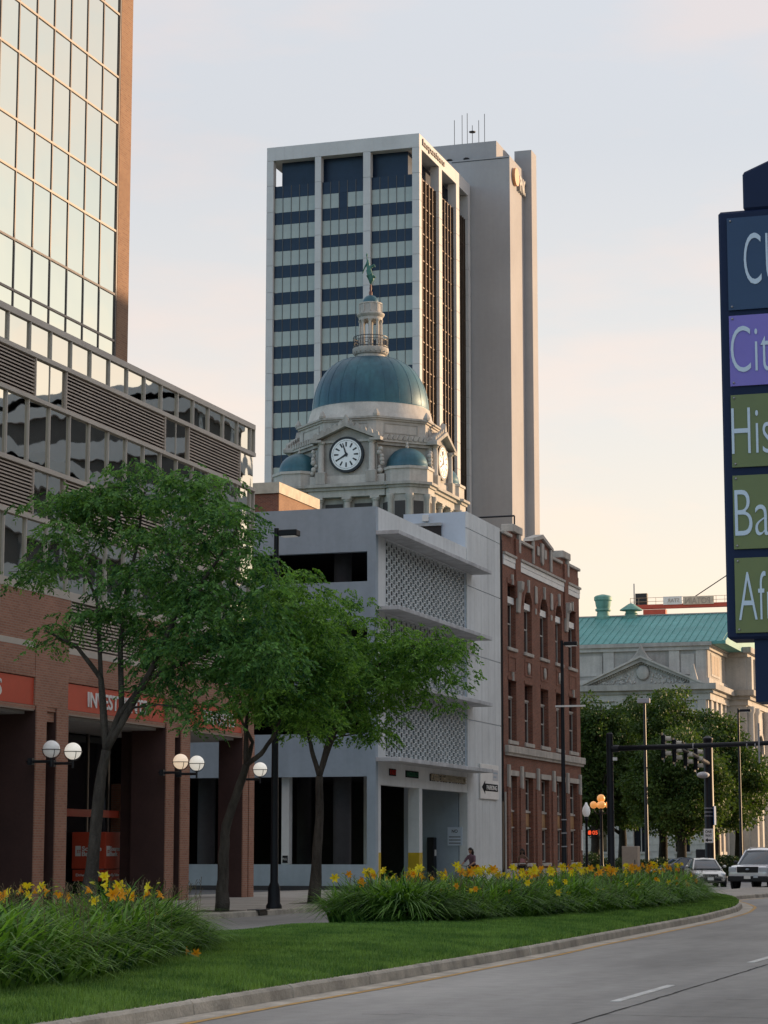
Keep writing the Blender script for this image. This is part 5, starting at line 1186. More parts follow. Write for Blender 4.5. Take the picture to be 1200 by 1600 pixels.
M_FY = leafmat('yellow_petals', (.74, .50, .015), (.86, .68, .04), .35); M_FO = leafmat('orange_petals', (.72, .27, .015), (.86, .42, .03), .35); M_STALK = leafmat('flower_stalk', (.06, .10, .02), (.10, .16, .04), .1); M_DRY = mat('dry_stalk', (.16, .11, .06), .9, .2, 3); M_BUD = leafmat('bud', (.35, .38, .05), (.55, .45, .06), .2)
FL = [petal_flower('flower', M_FY), petal_flower('flower', M_FO), petal_flower('flower', M_FY, .75), petal_flower('flower', M_FO, .7)]
bud = MB().lathe([(.003, 0), (.010, .02), (.011, .045), (.003, .075)], (0, 0, 0), 6).mesh('bud', M_BUD, smooth=True)
def stalk(bed, x, y, ztop, kinds, scale=1.):
    zb = bed_h(x, y); tilt = Vector((random.uniform(-.12, .12), random.uniform(-.12, .12), 0)); top = Vector((x, y, ztop))
    mb = MB(); mb.tube([(x-tilt.x, y-tilt.y, zb), (x-tilt.x*.4, y-tilt.y*.4, zb+(ztop-zb)*.6), top], [.006, .005, .004], 4); tips = []
    for k, kd in enumerate(kinds):
        a = random.uniform(0, 6.28); e = top+Vector((math.cos(a)*.05, math.sin(a)*.05, .03*k)); mb.tube([top-Vector((0, 0, .06)), e], [.004, .003], 4); tips.append((e, kd, a))
    for k in range(2):
        a = random.uniform(0, 6.28); e = top+Vector((math.cos(a)*.03, math.sin(a)*.03, random.uniform(-.02, .06))); mb.tube([top-Vector((0, 0, .04)), e], [.004, .003], 4); tips.append((e, None, a))
    so = mb.build('flower_stalk', M_STALK, bed)
    for e, kd, a in tips:
        o = link('flower' if kd is not None else 'bud', FL[kd] if kd is not None else bud, so, e)
        # face outwards, many towards the road
        v = Vector((math.cos(a)*.8+.2, math.sin(a)*.8-.45, random.uniform(-.1, .7))); o.rotation_euler = v.to_track_quat('Z', 'Y').to_euler(); sc = scale*random.uniform(.9, 1.2); o.scale = (sc, sc, sc)
def dry_stalks(bed, pts):
    mb = MB()
    for x, y in pts:
        zb = bed_h(x, y); h = random.uniform(.75, 1.05); a = random.uniform(0, 6.28); r = random.uniform(.02, .14); e = Vector((x+math.cos(a)*r, y+math.sin(a)*r, zb+h)); mb.tube([(x, y, zb+.3), e], [.004, .003], 3)
        for k in range(3): a = random.uniform(0, 6.28); mb.tube([e-Vector((0, 0, .05*k)), e+Vector((math.cos(a)*.04, math.sin(a)*.04, .05-.04*k))], [.003, .006], 3)
    mb.build('dry_stalks', M_DRY, bed)['kind'] = 'stuff'
# near bed
b1 = thing('daylily_bed', 'nearest bed of yellow and orange daylilies in the lower left corner', 'flower bed', (-14, 27, .2), 'daylily beds on the median')
def bed1_front(y): return lerp_tab([(10, -11.2), (22, -11.35), (24, -11.3), (27, -11.9), (30, -12.6), (33, -13.35), (35, -14.2), (36.2, -15.3)], y)
def sample(n, f, y0, y1, back, seed, pw=1.):
    r_ = np.random.default_rng(seed); X = []; Y = []
    while len(X) < n:
        y = y0+(y1-y0)*r_.random()**pw; a, b = f(y), (back(y) if callable(back) else back)
        x = b+(a-b)*r_.random()
        if a > b: X.append(x); Y.append(y)
    return np.array(X), np.array(Y)
X, Y = sample(20000, bed1_front, 17, 36.2, -16.0, 5)
fr = np.array([bed1_front(y) for y in Y]); hs = 1.22*np.clip((fr-X)/.55, .55, 1.0)*np.clip((36.6-Y)/1.5, .55, 1)*(.92+.16*np.sin(X*1.9+Y*1.3))
me = bed_leaves(len(X), X, Y, hs, 6); me.transform(Matrix.Translation(-WL[b1.name])); link('foliage', me, b1)['kind'] = 'stuff'
for px_, py_, kd in [(22, 1398, (0,)), (42, 1394, (1, 0)), (62, 1396, (1,)), (82, 1392, (1,)), (90, 1404, (1,)), (75, 1388, (0,)), (152, 1383, (0,)), (160, 1372, (2,)), (172, 1398, (1, 1)), (186, 1384, (0,)), (192, 1396, (0,)), (204, 1402, (1,)), (242, 1388, (0,)), (240, 1402, (1, 1)), (118, 1402, (1,)), (128, 1396, (3,)), (8, 1402, (1,)), (150, 1410, (0,)), (34, 1402, (0,)), (180, 1400, (1,))]:
    y = random.uniform(27.5, 31.5); p = on_y(px_, py_, y)
    if p.x < -15.9: y = 30.; p = on_y(px_, py_, y)
    stalk(b1, p.x, y, p.z, kd)
for px_, py_, kd in [(301, 1490, (1, 1)), (254, 1430, (0,))]:
    y = 29.6 if px_ > 280 else 31; p = on_y(px_, py_, y); stalk(b1, p.x, y, p.z, kd, .8)
dX, dY = sample(170, bed1_front, 24, 36, -15.8, 9); dry_stalks(b1, list(zip(dX, dY)))
# long bed
b2 = thing('daylily_bed', 'long bed of yellow and orange daylilies stretching to the median nose', 'flower bed', (-14.5, 62, .2), 'daylily beds on the median')
def bed2_back(y): return lerp_tab([(44, -13.9), (45.3, -14.1), (46.2, -15.4), (47.4, -16.4), (90, -16.5)], y)
def bed2_front(y): return lerp_tab([(44.2, -14.0), (45.3, -13.7), (46, -13.4), (47, -13.2), (52, -12.45), (59, -12.0), (66, -12.1), (72, -12.75), (77, -13.5), (80.5, -14.6), (81, -15.0)], y)
X, Y = sample(34000, bed2_front, 45.3, 81, bed2_back, 15, 1.25)
fr = np.array([bed2_front(y) for y in Y]); hs = 1.30*np.clip((fr-X)/.55, .6, 1.0)*np.clip((Y-43.4)/1.6, .6, 1)*(.93+.14*np.sin(X*1.7+Y*1.1))
me = bed_leaves(len(X), X, Y, hs, 16); me.transform(Matrix.Translation(-WL[b2.name])); link('foliage', me, b2)['kind'] = 'stuff'
r_ = np.random.default_rng(21)
for k in range(104):
    y = 46.2+33.3*r_.random()**1.15; f = bed2_front(y); x = f-.35-(f+16.3-.35)*r_.random()
    if x < bed2_back(y)+.1: continue
    kind = int(r_.choice([0, 1, 1, 2, 3], p=[.36, .30, .14, .12, .08])); z = bed_h(x, y)+r_.uniform(.84, 1.08)
    stalk(b2, x, y, z, (kind,)+((kind,) if r_.random() < .45 else ()), 1.15)
for px_, py_, kd in [(525, 1372, 0), (555, 1376, 1), (572, 1362, 0), (588, 1368, 1), (596, 1386, 0), (655, 1358, 0), (668, 1372, 1), (690, 1364, 1), (712, 1352, 0), (722, 1362, 0), (770, 1358, 1)]:
    y = random.uniform(47, 50); p = on_y(px_, py_, y); stalk(b2, p.x, y, p.z, (kd,), 1.15)
for k in range(26):
    y = 46.5+30*r_.random()**1.3; x = bed2_front(y)-.10-.45*r_.random(); kind = int(r_.integers(0, 4)); stalk(b2, x, y, bed_h(x, y)+r_.uniform(.50, .82), (kind,), 1.0)
dX, dY = sample(420, bed2_front, 45.6, 80, bed2_back, 19); dry_stalks(b2, list(zip(dX, dY)))
# mown grass blades
def grass(n):
    r_ = np.random.default_rng(3); P_ = []
    u = r_.random(n*3); y = 16*(84./16)**u; lim = np.array([smooth_xr(v) for v in np.linspace(15, 90, 400)]); a = np.interp(y, np.linspace(15, 90, 400), lim)-.12
    x = XL+.12+(a-XL-.12)*r_.random(n*3); f1 = np.interp(y, [10, 22, 24, 27, 30, 33, 35, 36.2, 36.3, 44.1, 44.2, 44.6, 45.2, 47, 52, 59, 66, 72, 77, 80.5, 81, 81.1], [-11.2, -11.35, -11.3, -11.9, -12.6, -13.35, -14.2, -15.3, -17, -17, -17, -17, -17, -13.2, -12.45, -12.0, -12.1, -12.75, -13.5, -14.6, -15, -17])
    keep = (x > f1-.25)&(y < NOSE-.1); x, y = x[keep][:n], y[keep][:n]; n = len(x)
    z = np.array([bed_h(p, q) for p, q in zip(x, y)]); az = r_.uniform(0, 2*np.pi, n); sc = np.clip(y/26, 1, 2.6); h = r_.uniform(.035, .075, n)*(1+.15*np.sin(x*2.2+y*1.4))*np.sqrt(sc); wd = r_.uniform(.004, .008, n)*sc
    edge = np.interp(x, [-30, -9], [0, 1])
    le = r_.uniform(.01, .05, n); c = np.stack([x, y, z-.01], 1); s = np.stack([np.cos(az)*wd, np.sin(az)*wd, 0*x], 1); tip = c+np.stack([-np.sin(az)*le, np.cos(az)*le, h+.01], 1)
    V = np.stack([c-s, c+s, tip+s*.25, tip-s*.25], 1); o = link('lawn', quads_mesh('lawn', V, M_GRASS)); tag(o, 'short mown green grass on the median strip', 'grass', kind='stuff')
grass(270000)
# ------------------------------------------------------------------ lamp posts, signals, signs
def shoebox_lamp(label, x, y, h, r=.09, head=.62, arm=None):
    t = thing('street_lamp', label, 'street lamp', (x, y, .15), 'tall street lamps')
    MB().lathe([(r*2.0, 0), (r*2.0, .08), (r*1.6, .16), (r*1.5, .6), (r, .75), (r*.62, h-.15), (r*.6, h)], (x, y, .15), 14).build('pole', M_BLACK, t, smooth=40)
    MB().tube([(x, y, h-.02), (x+.2, y, h-.02)], .04, 8).build('arm', M_BLACK, t)
    o = B(x+.12, x+.12+head, y-.18, y+.18, h-.10, h+.08).build('lamp_head', M_BLACK, t, bev=.02); B(x+.18, x+.06+head, y-.14, y+.14, h-.115, h-.10).build('lens', M_GLOBE_C, o)
    return t
shoebox_lamp('tall black street lamp rising through the honey locust leaves by the garage', -23.3, 62.5, 10.95, .115, .56)
l2 = shoebox_lamp('tall dark street lamp in front of the red brick house', -24.3, 102.6, 11.2, .115, .62)
B(-24.6, -23.2, 102.4, 102.46, 8.3, 8.38).build('bracket_arm', M_WHITE, l2)
for z in (2.0, 2.6, 3.2): MB().lathe([(.135, 0), (.135, .05)], (-24.3, 102.6, z), 12).build('strap', M_PNCGREY, l2)
shoebox_lamp('street lamp standing before the sunlit courthouse corner', -25.1, 158, 11.4, .11, .75)
pp = thing('flood_light_pole', 'slim pale pole rising before the lindens', 'pole', (-33.0, 165, .15))
MB().lathe([(.16, 0), (.09, 12.4)], (-33.0, 165, .15), 10).build('pole', M_DARK, pp); B(-33.5, -32.6, 164.8, 165.2, 12.5, 12.85).build('lamp_head', M_PNCGREY, pp, bev=.03)
# mast arm over the road
m1 = thing('traffic_signal_mast', 'black signal mast with a long arm reaching right across the street', 'signal mast', (-24, 111.2, .15))
MB().lathe([(.26, 0), (.26, .3), (.18, .45), (.165, 7.1), (.165, 7.35), (.10, 7.42)], (-24, 111.2, .15), 16).build('pole', M_BLACK, m1, smooth=40)
MB().tube([(-24, 111.2, 6.78), (-20, 111.2, 6.86), (-15, 111.2, 6.98), (-11, 111.2, 7.1)], [.135, .125, .11, .095], 12).build('arm', M_BLACK, m1, smooth=True)
local('flange', MB().lathe([(.17, 0), (.17, .35)], (0, 0, 0), 12), M_BLACK, m1, Matrix.Translation((.12, 0, 6.63)) @ Matrix.Rotation(R(90), 4, 'Y'))
for x in (-19.9, -17.3, -16.9): local('band', MB().lathe([(.14, 0), (.14, .05)], (0, 0, 0), 12), M_PNCGREY, m1, Matrix.Translation((x+24, 0, 6.71)) @ Matrix.Rotation(R(90), 4, 'Y'))
B(-16.72, -16.64, 111.04, 111.08, 6.0, 7.9).build('sign_rail', M_PNCGREY, m1)
B(-23.8, -23.6, 110.95, 111.05, 6.2, 6.35).build('bracket', M_WHITE, m1)
# far signal pole with hanging heads
m2x, m2y = -25.85, 150.
m2 = thing('traffic_signal_mast', 'thick black signal pole carrying the one way sign', 'signal mast', (m2x, m2y, .15))
MB().lathe([(.42, 0), (.42, .8), (.33, 1.0), (.30, 8.4), (.30, 8.8), (.34, 8.85), (.34, 9.0), (.1, 9.15)], (m2x, m2y, .15), 16).build('pole', M_BLACK, m2, smooth=40)
for z in (4.1, 4.35, 4.6): MB().lathe([(.325, 0), (.325, .05)], (m2x, m2y, z), 14).build('strap', M_PNCGREY, m2)
MB().tube([(m2x, m2y, 7.5), (m2x, m2y-6, 7.9), (m2x, m2y-13, 8.1)], [.15, .12, .08], 10).build('arm', M_BLACK, m2, smooth=True)
MB().sphere((m2x-.25, m2y-.6, 6.75), .42, 12, 8, .5).build('lamp_dish', M_PNCWHITE, m2, smooth=True)
hm = None
for k, px_ in enumerate((1040, 1057, 1074, 1090)):
    q = on_x(px_, 1175, m2x); yy = q.y; z = 8.15-.11*k
    s_ = thing('traffic_signal', ['traffic signal head at the free end of the far arm', 'second traffic signal head from the free end of the far arm', 'third traffic signal head along the far arm', 'traffic signal head nearest the one way pole'][k], 'traffic signal', (m2x, yy, z), 'traffic signals on the far arm')
    B(m2x-.18, m2x+.02, yy-.20, yy+.20, z-.85, z+.50).build('housing', M_BLACK, s_, bev=.03)
    B(m2x-.20, m2x-.185, yy-.34, yy+.34, z-.97, z+.62).build('backplate', M_BLACK, s_)
    for j in range(3):
        zz = z+.26-j*.43
        v_ = MB(); n = 10; vs = []; fs = []
        for i in range(n+1):
            a = math.pi*(-.15)+math.pi*1.3*i/n; vs += [(m2x+.02, yy+.17*math.cos(a), zz+.17*math.sin(a)), (m2x+.34, yy+.17*math.cos(a), zz+.17*math.sin(a)-.02)]
        for i in range(n): fs.append((2*i, 2*i+1, 2*i+3, 2*i+2))
        v_.add(vs, fs).build('visor', mat('sunlit_visor', (.50, .46, .38), .3, .05, 2) if 'sunlit_visor' not in MATS else MATS['sunlit_visor'], s_, smooth=True)  # sunlight on the visors is put into their pale colour
        MB().sphere((m2x+.03, yy, zz), .14, 10, 6).build('lens', mat('signal_lens', (.5, .42, .3), .15, .02, 2) if 'signal_lens' not in MATS else MATS['signal_lens'], s_, smooth=True)
    MB().tube([(m2x-.1, yy, z-1.1), (m2x-.1, yy, z+.62)], .03, 6).build('hanger', M_PNCGREY, s_)
ow = thing('one_way_sign', 'white one way sign with a left arrow on the thick black pole', 'sign', (m2x, m2y-.36, 2.4))
o = B(m2x-.31, m2x+.31, m2y-.46, m2y-.44, 2.40, 3.30).build('plate', M_WHITE, ow)
letters('ONE', ow, (m2x-.21, m2y-.463, 3.02), 'Y', .18, .42, M_SIGNBLACK, .002, .02); letters('WAY', ow, (m2x-.22, m2y-.463, 2.77), 'Y', .18, .44, M_SIGNBLACK, .002, .02)
MB().prism([(m2x-.22, 2.57), (m2x-.06, 2.70), (m2x-.06, 2.61), (m2x+.22, 2.61), (m2x+.22, 2.53), (m2x-.06, 2.53), (m2x-.06, 2.44)], 'Y', m2y-.468, m2y-.461).build('arrow', M_SIGNBLACK, ow)
bs = thing('blue_street_sign', 'narrow blue sign plate seen edge on at the right of the one way pole', 'sign', (m2x+.4, m2y, 3.6))
B(m2x+.34, m2x+.40, m2y-.5, m2y+.2, 3.55, 4.75).build('plate', mat('sign_blue', (.06, .16, .38), .5), bs); B(m2x+.25, m2x+.34, m2y-.05, m2y+.05, 4.1, 4.2).build('bracket', M_BLACK, bs)
# utility cabinets
uc = thing('utility_cabinet', 'tan steel utility cabinet on a concrete pad beside the signal mast', 'cabinet', (-24, 116.6, .15))
o = B(-24.55, -23.75, 116.3, 117.0, .55, 2.08).build('body', mat('cabinet_tan', (.40, .32, .26), .6, .05, 1), uc, bev=.02); B(-24.50, -23.80, 116.28, 116.30, .65, 2.0).build('door', MATS['cabinet_tan'], o); B(-23.9, -23.86, 116.26, 116.29, 1.2, 1.4).build('handle', M_DARK, o)
B(-24.8, -23.55, 116.0, 117.3, .13, .55).build('pad', M_KERB, uc, bev=.02)
uc = thing('utility_cabinet', 'dark utility cabinet left of the one way pole', 'cabinet', (-27.3, 152, .15))
B(-27.6, -26.9, 154.5, 155.2, .15, 2.0).build('body', M_DARK, uc, bev=.03); B(-27.55, -26.95, 154.47, 154.5, .3, 1.9).build('door', M_DARK, uc)
# five globe ornamental lamp and acorn lamp, pedestrian signal
gx = on_y(939, 1243, 156).x
gl = thing('ornamental_lamp', 'ornamental street lamp with a cluster of glowing orange globes', 'street lamp', (gx, 156, .15))
MB().lathe([(.30, 0), (.30, .25), (.18, .5), (.12, .9), (.09, 4.3), (.16, 4.4), (.08, 4.6), (.06, 5.0), (.10, 5.05)], (gx, 156, .15), 14).build('post', M_BLACK, gl, smooth=40)
for k in range(4):
    a = k*math.pi/2+.35; e = Vector((gx+.52*math.cos(a), 156+.52*math.sin(a), 4.75)); MB().tube([(gx, 156, 4.35), (gx+.36*math.cos(a), 156+.36*math.sin(a), 4.45), e], .035, 6).build('arm', M_BLACK, gl)
    MB().sphere(e+Vector((0, 0, .26)), .25, 16, 10).build('globe', M_GLOBE_O, gl, smooth=True)
MB().sphere((gx, 156, 5.45), .28, 16, 10).build('globe', M_GLOBE_O, gl, smooth=True)
al = thing('acorn_lamp_post', 'black lamp post with a white acorn globe at the brick house corner', 'street lamp', (-31.9, 139.8, .15))
ax, ay = -30.9, 136.3
MB().lathe([(.26, 0), (.26, .3), (.14, .5), (.09, .9), (.07, 3.5), (.14, 3.6), (.10, 3.75)], (ax, ay, .15), 14).build('post', M_BLACK, al, smooth=40); al.location = (ax, ay, .15)
for c in al.children: c.location = Vector((-31.9, 139.8, .15))-Vector((ax, ay, .15))
WL[al.name] = Vector((ax, ay, .15))
MB().lathe([(.12, 0), (.22, .15), (.25, .35), (.20, .55), (.10, .7), (.05, .85)], (ax, ay, 3.9), 14).build('globe', M_GLOBE_C, al, smooth=True)
pe = thing('pedestrian_signal', 'pedestrian crossing signal glowing red beside the brick house corner', 'signal', (ax+.3, ay, 2.6))
B(ax+.12, ax+.80, ay-.28, ay-.02, 2.75, 3.15).build('housing', M_BLACK, pe, bev=.02)
M_RED = mat('red_signal_light', (.5, .05, .02), .4, .02, 1, emit=(1, .10, .03), estr=.3)
letters('05', pe, (ax+.42, ay-.285, 2.83), 'Y', .24, .32, M_RED, .004, .02)
MB().prism([(ax+.17, 2.83), (ax+.33, 2.83), (ax+.36, 2.98), (ax+.32, 3.07), (ax+.19, 3.07), (ax+.15, 2.96)], 'Y', ay-.292, ay-.283).build('hand_symbol', M_RED, pe)
B(ax+.0, ax+.14, ay-.12, ay-.08, 2.9, 2.98).build('bracket', M_BLACK, pe)
# storm drain in the far kerb
sdm = on_ground(403, 1432, 0); dr = thing('storm_drain', 'dark storm drain opening in the far kerb by the middle tree', 'drain', (-22.9, 60.6, 0))
B(-22.96, -22.93, 60.35, 61.0, .02, .135).build('opening', M_BLACK, dr); B(-23.25, -22.9, 60.25, 61.1, .152, .175).build('lid', M_DARK, dr)
# ------------------------------------------------------------------ guide sign in the right foreground
SGY = 11.0
gs = thing('guide_sign', 'tall navy guide sign with purple and green name panels at the right edge', 'sign', (-1.1, SGY, .15))
M_NAVY = mat('sign_navy', (.011, .020, .055), .55, .06, 1.5, fine=.02, spec=.15); M_PURP = mat('sign_purple', (.17, .125, .44), .28, .04, 1.5, fine=.02); M_OLIVE = mat('sign_green', (.125, .145, .045), .28, .06, 1.5, fine=.02); M_LETTER = mat('sign_pale_lettering', (.48, .56, .66), .45, .03, 2, fine=.01)
def S_(x, y): p = on_y(x, y, SGY); return p.x, p.z
x0, zt = S_(1124, 331); _, zb = S_(1140, 999); x0 = (S_(1124, 331)[0]+S_(1140, 999)[0])/2-.010
wS = 1.55; xe = x0+wS; fr = .055
B(x0, xe, SGY, SGY+.22, zb, zt).build('cabinet', M_NAVY, gs, bev=.012)
xa = S_(1135, 700)[0]
def zz(y, x=1165): return S_(x, y)[1]
def panel(y0, y1, m): return B(x0+.045, xe-.045, SGY-.012, SGY+.01, zz(y1), zz(y0)).build('name_panel', m, gs)
def bolts(y0, y1):
    for y in (y0+5, y1-5):
        p = S_(1138, y); MB().sphere((x0+.062, SGY-.014, zz(y)), .006, 8, 4).build('bolt', M_RIM_, gs)
M_RIM_ = mat('bolt_steel', (.3, .3, .32), .4, metal=.7)
pn = panel(340, 484, mat('sign_header_navy', (.016, .036, .095), .28, .06, 1.5, fine=.02)); 
def word(t, x, ytop, ybot, x2, m=M_LETTER, bold=.0):
    X0 = S_(x, (ytop+ybot)/2)[0]; X1 = S_(x2, (ytop+ybot)/2)[0]; return letters(t, gs, (X0, SGY-.014, zz(ybot)), 'Y', zz(ytop)-zz(ybot), X1-X0, m, .003, -.012)
panel(493, 603, M_PURP); panel(617, 730, M_OLIVE); panel(743, 858, M_OLIVE); panel(872, 989, M_OLIVE)
for a_, b_ in [(340, 484), (493, 603), (617, 730), (743, 858), (872, 989)]: bolts(a_, b_)
word('C', 1163, 366, 446, 1190); word('U', 1197.5, 368, 446, 1222)
word('Cit', 1142.5, 510, 582, 1205); word('His', 1144, 638, 710, 1207); word('Ba', 1149, 766, 838, 1203); word('Af', 1155, 894, 969, 1198); word('ri', 1199.5, 908, 968, 1224)
cx0 = S_(1160, 290)[0]; cz0 = zt; cz1 = S_(1160, 268)[1]
MB().prism([(cx0, zt+.0), (cx0, zt+.19), (cx0+.43, zt+.36), (2*(x0+wS/2)-cx0-.43, zt+.36), (2*(x0+wS/2)-cx0, zt+.19), (2*(x0+wS/2)-cx0, zt)], 'Y', SGY+.0, SGY+.26).build('cap', M_NAVY, gs, bev=.01)
B(S_(1178, 1030)[0], 2*(x0+wS/2)-S_(1178, 1030)[0], SGY+.03, SGY+.24, zb-.30, zb).build('collar', M_NAVY, gs)
for s in (-1, 1): MB().lathe([(.10, 0), (.07, .1), (.06, zb-.3)], (x0+wS/2+s*.30, SGY+.13, .13), 12).build('post', M_NAVY, gs, smooth=40)
# ------------------------------------------------------------------ vehicles
M_TYRE = mat('tyre', (.012, .012, .013), .9); M_RIM = mat('alloy_rim', (.45, .45, .47), .3, .05, 2, metal=.8); M_CARGLASS = glassmat('car_glass', (.02, .035, .05), 0., .03, 0, .5, .8)
M_LAMP = mat('headlamp_lens', (.55, .60, .66), .1, .05, 4, spec=.8); M_BLACKPL = mat('black_plastic', (.02, .021, .025), .6)
def carpaint(name, c): return mat(name, c, .3, .03, 1, metal=.35, coat=.8, fine=.01)
def loft(rings, closed=True):
    mb = MB(); k = len(rings[0]); vs = [p for r in rings for p in r]; fs = []
    for i in range(len(rings)-1):
        for j in range(k if closed else k-1): fs.append((i*k+j, i*k+(j+1) % k, (i+1)*k+(j+1) % k, (i+1)*k+j))
    fs += [tuple(range(k-1, -1, -1)), tuple(range((len(rings)-1)*k, len(rings)*k))]
    return mb.add(vs, fs)
def body_ring(y, w_, z0, zs, zt, wt):
    """cross-section: floor z0, shoulder zs (widest w_), deck zt with half width wt"""
    h = [(w_*.90, z0), (w_*.985, z0+.12), (w_, (z0+zs)/2), (w_*.985, zs), (wt, zt-.02), (wt*.72, zt)]
    return [(x, y, z) for x, z in h]+[(-x, y, z) for x, z in h[::-1]]
def wheel(t, x, y, r, wd):
    s = 1 if x > 0 else -1
    o = MB().lathe([(r*.62, -wd/2), (r*.94, -wd/2), (r, -wd*.3), (r, wd*.3), (r*.94, wd/2), (r*.62, wd/2)], (0, 0, 0), 24).build('wheel', M_TYRE, t, smooth=40); o.matrix_local = Matrix.Translation((x, y, r)) @ Matrix.Rotation(R(90), 4, 'Y')
    q = MB(); q.lathe([(r*.60, -.02), (r*.62, .02), (r*.5, .03), (.06, .045)], (0, 0, s*wd*.38), 20)
    for k in range(6): a = k*math.pi/3; q.tube([(0, 0, s*(wd*.42)), (r*.55*math.cos(a), r*.55*math.sin(a), s*wd*.44)], .03, 4)
    q.build('rim', M_RIM, o)
def car(name, label, paint, L_, W_, H_, suv, loc, heading, plate=True):
    """front towards -Y"""
    t = thing(name, label, 'car' if not suv else 'truck', (0, 0, 0)); w2 = W_/2; f, b = -L_/2, L_/2
    z0 = .30 if not suv else .48; zs = .70 if not suv else 1.0; zh = .82 if not suv else 1.18; zd = .98 if not suv else 1.22
    if suv: st = [(f, w2*.88, z0+.10, zs-.18, zh-.30, w2*.80), (f+.06, w2*.95, z0+.02, zs-.05, zh-.10, w2*.84), (f+.35, w2*.985, z0, zs, zh-.03, w2*.88), (f+1.1, w2, z0, zs+.02, zh+.02, w2*.90), (f+1.5, w2, z0, zs+.03, zd, w2*.92), (b-.4, w2, z0, zs+.03, zd, w2*.92), (b-.08, w2*.96, z0, zs+.03, zd, w2*.90), (b, w2*.92, z0+.1, zs, zd-.1, w2*.86)]
    else: st = [(f, w2*.70, z0+.10, zs-.22, zh-.22, w2*.60), (f+.12, w2*.86, z0, zs-.10, zh-.12, w2*.74), (f+.5, w2*.96, z0-.06, zs, zh-.03, w2*.84), (f+1.2, w2, z0-.08, zs+.04, zh+.04, w2*.90), (f+1.6, w2, z0-.08, zs+.06, zd-.04, w2*.92), (b-1.0, w2, z0-.06, zs+.06, zd, w2*.90), (b-.4, w2*.97, z0, zs+.04, zd, w2*.86), (b-.06, w2*.90, z0+.06, zs+.02, zd-.05, w2*.78), (b, w2*.82, z0+.14, zs-.05, zd-.18, w2*.72)]
    body = loft([body_ring(*s) for s in st]).build('body', paint, t, smooth=35)
    # greenhouse
    if suv: gh = [(f+1.15, zd-.02, w2*.86), (f+1.95, H_-.10, w2*.70), (f+2.3, H_-.02, w2*.72), (b-.5, H_-.02, w2*.72), (b-.25, H_-.10, w2*.70), (b-.05, zd-.02, w2*.84)]
    else: gh = [(f+1.25, zd-.10, w2*.84), (f+2.05, H_-.07, w2*.62), (f+2.4, H_, w2*.64), (b-1.75, H_-.01, w2*.63), (b-1.35, H_-.08, w2*.60), (b-.62, zd-.03, w2*.76)]
    rings = []
    for y, z, w_ in gh: rings.append([(w2*.91, y, zd-.06), (w_+(.02), y, max(zd-.04, z-.07)), (w_*.92, y, z), (-w_*.92, y, z), (-w_-.02, y, max(zd-.04, z-.07)), (-w2*.91, y, zd-.06)])
    cab = loft(rings).build('windows', M_CARGLASS, t, smooth=30)
    # roof skin and pillars in body colour
    mb = MB(); rr = [[(w_*.93, y, z+.012), (0, y, z+.045), (-w_*.93, y, z+.012), (-w_*.93, y, z-.03), (0, y, z-.02), (w_*.93, y, z-.03)] for y, z, w_ in gh[1:-1]]
    loft(rr).build('roof', paint, t, smooth=40)
    for s in (-1, 1):
        for i, j in [(0, 1), (4, 5)]:
            y0_, z0_, wa = gh[i]; y1_, z1_, wb = gh[j]; MB().tube([(s*(wa*.97 if i == 0 else wa*.95), y0_, z0_), (s*wb*.97, y1_, z1_)], .045, 6).build('pillar', paint, t, smooth=40)
        for u in (.46, .78 if suv else .99):
            y = gh[1][0]+(gh[4][0]-gh[1][0])*u; MB().tube([(s*w2*.92, y+.06, zd-.02), (s*gh[2][2]*.99, y, H_-.06)], .04, 6).build('pillar', paint if not suv else M_BLACKPL, t, smooth=40)
    # lower black sill, wheels, arches
    r = .33 if not suv else .40; fa, ba = f+.92, b-.95 if not suv else b-1.05
    for y in (fa, ba):
        for s in (-1, 1):
            q = MB(); q.lathe([(r*1.22, -.05), (r*1.22, .05)], (0, 0, 0), 20); o = q.build('wheel_arch', M_BLACKPL, t); o.matrix_local = Matrix.Translation((s*(w2-.04), y, r+.02)) @ Matrix.Rotation(R(90), 4, 'Y')
            wheel(t, s*(w2-.13), y, r, .24)
    B(-w2*.93, w2*.93, f+.4, b-.4, z0-.10, z0+.06).build('underbody', M_BLACKPL, t)
    # front
    if suv:
        B(-.52, .52, f-.02, f+.1, zs-.18, zs+.10).build('grille', M_BLACKPL, t, bev=.02); MB().sphere((0, f-.03, zs-.03), .10, 12, 6, .45).build('badge', mat('badge_blue', (.35, .42, .5), .3), t, smooth=True)
        MB().prism([(-w2*.98, z0-.08), (w2*.98, z0-.08), (w2*.98, zs-.34), (-w2*.98, zs-.34)], 'Y', f-.06, f+.5).build('bumper', M_BLACKPL, t, bev=.05)
        for k in range(3): B(-.50, .50, f-.03, f-.02, zs-.13+k*.09, zs-.11+k*.09).build('grille_bar', M_DARK, t)
    else:
        B(-.40, .40, f+.0, f+.12, z0+.22, z0+.36).build('grille', M_BLACKPL, t); B(-.55, .55, f-.02, f+.15, z0+.02, z0+.14).build('intake', M_BLACKPL, t)
    for s in (-1, 1):
        if suv: B(s*.56, s*(w2-.06), f-.005, f+.25, zs-.16, zs+.08).build('headlight', M_LAMP, t, bev=.03)
        else: MB().sphere((s*(w2*.70), f+.22, zs-.07), .17, 12, 8, .5).build('headlight', M_LAMP, t, smooth=True)
        MB().sphere((s*(w2+.08), gh[0][0]+.42, zd+.07), .095 if not suv else .12, 12, 8, .75).build('mirror', M_BLACKPL if suv else paint, t, smooth=True); MB().tube([(s*w2*.9, gh[0][0]+.45, zd), (s*(w2+.05), gh[0][0]+.42, zd+.05)], .03, 5).build('mirror_stalk', M_BLACKPL, t)
        B(s*(w2-.35), s*(w2-.12), b-.03, b+.02, zs-.05, zs+.12).build('taillight', M_SIGNRED, t)
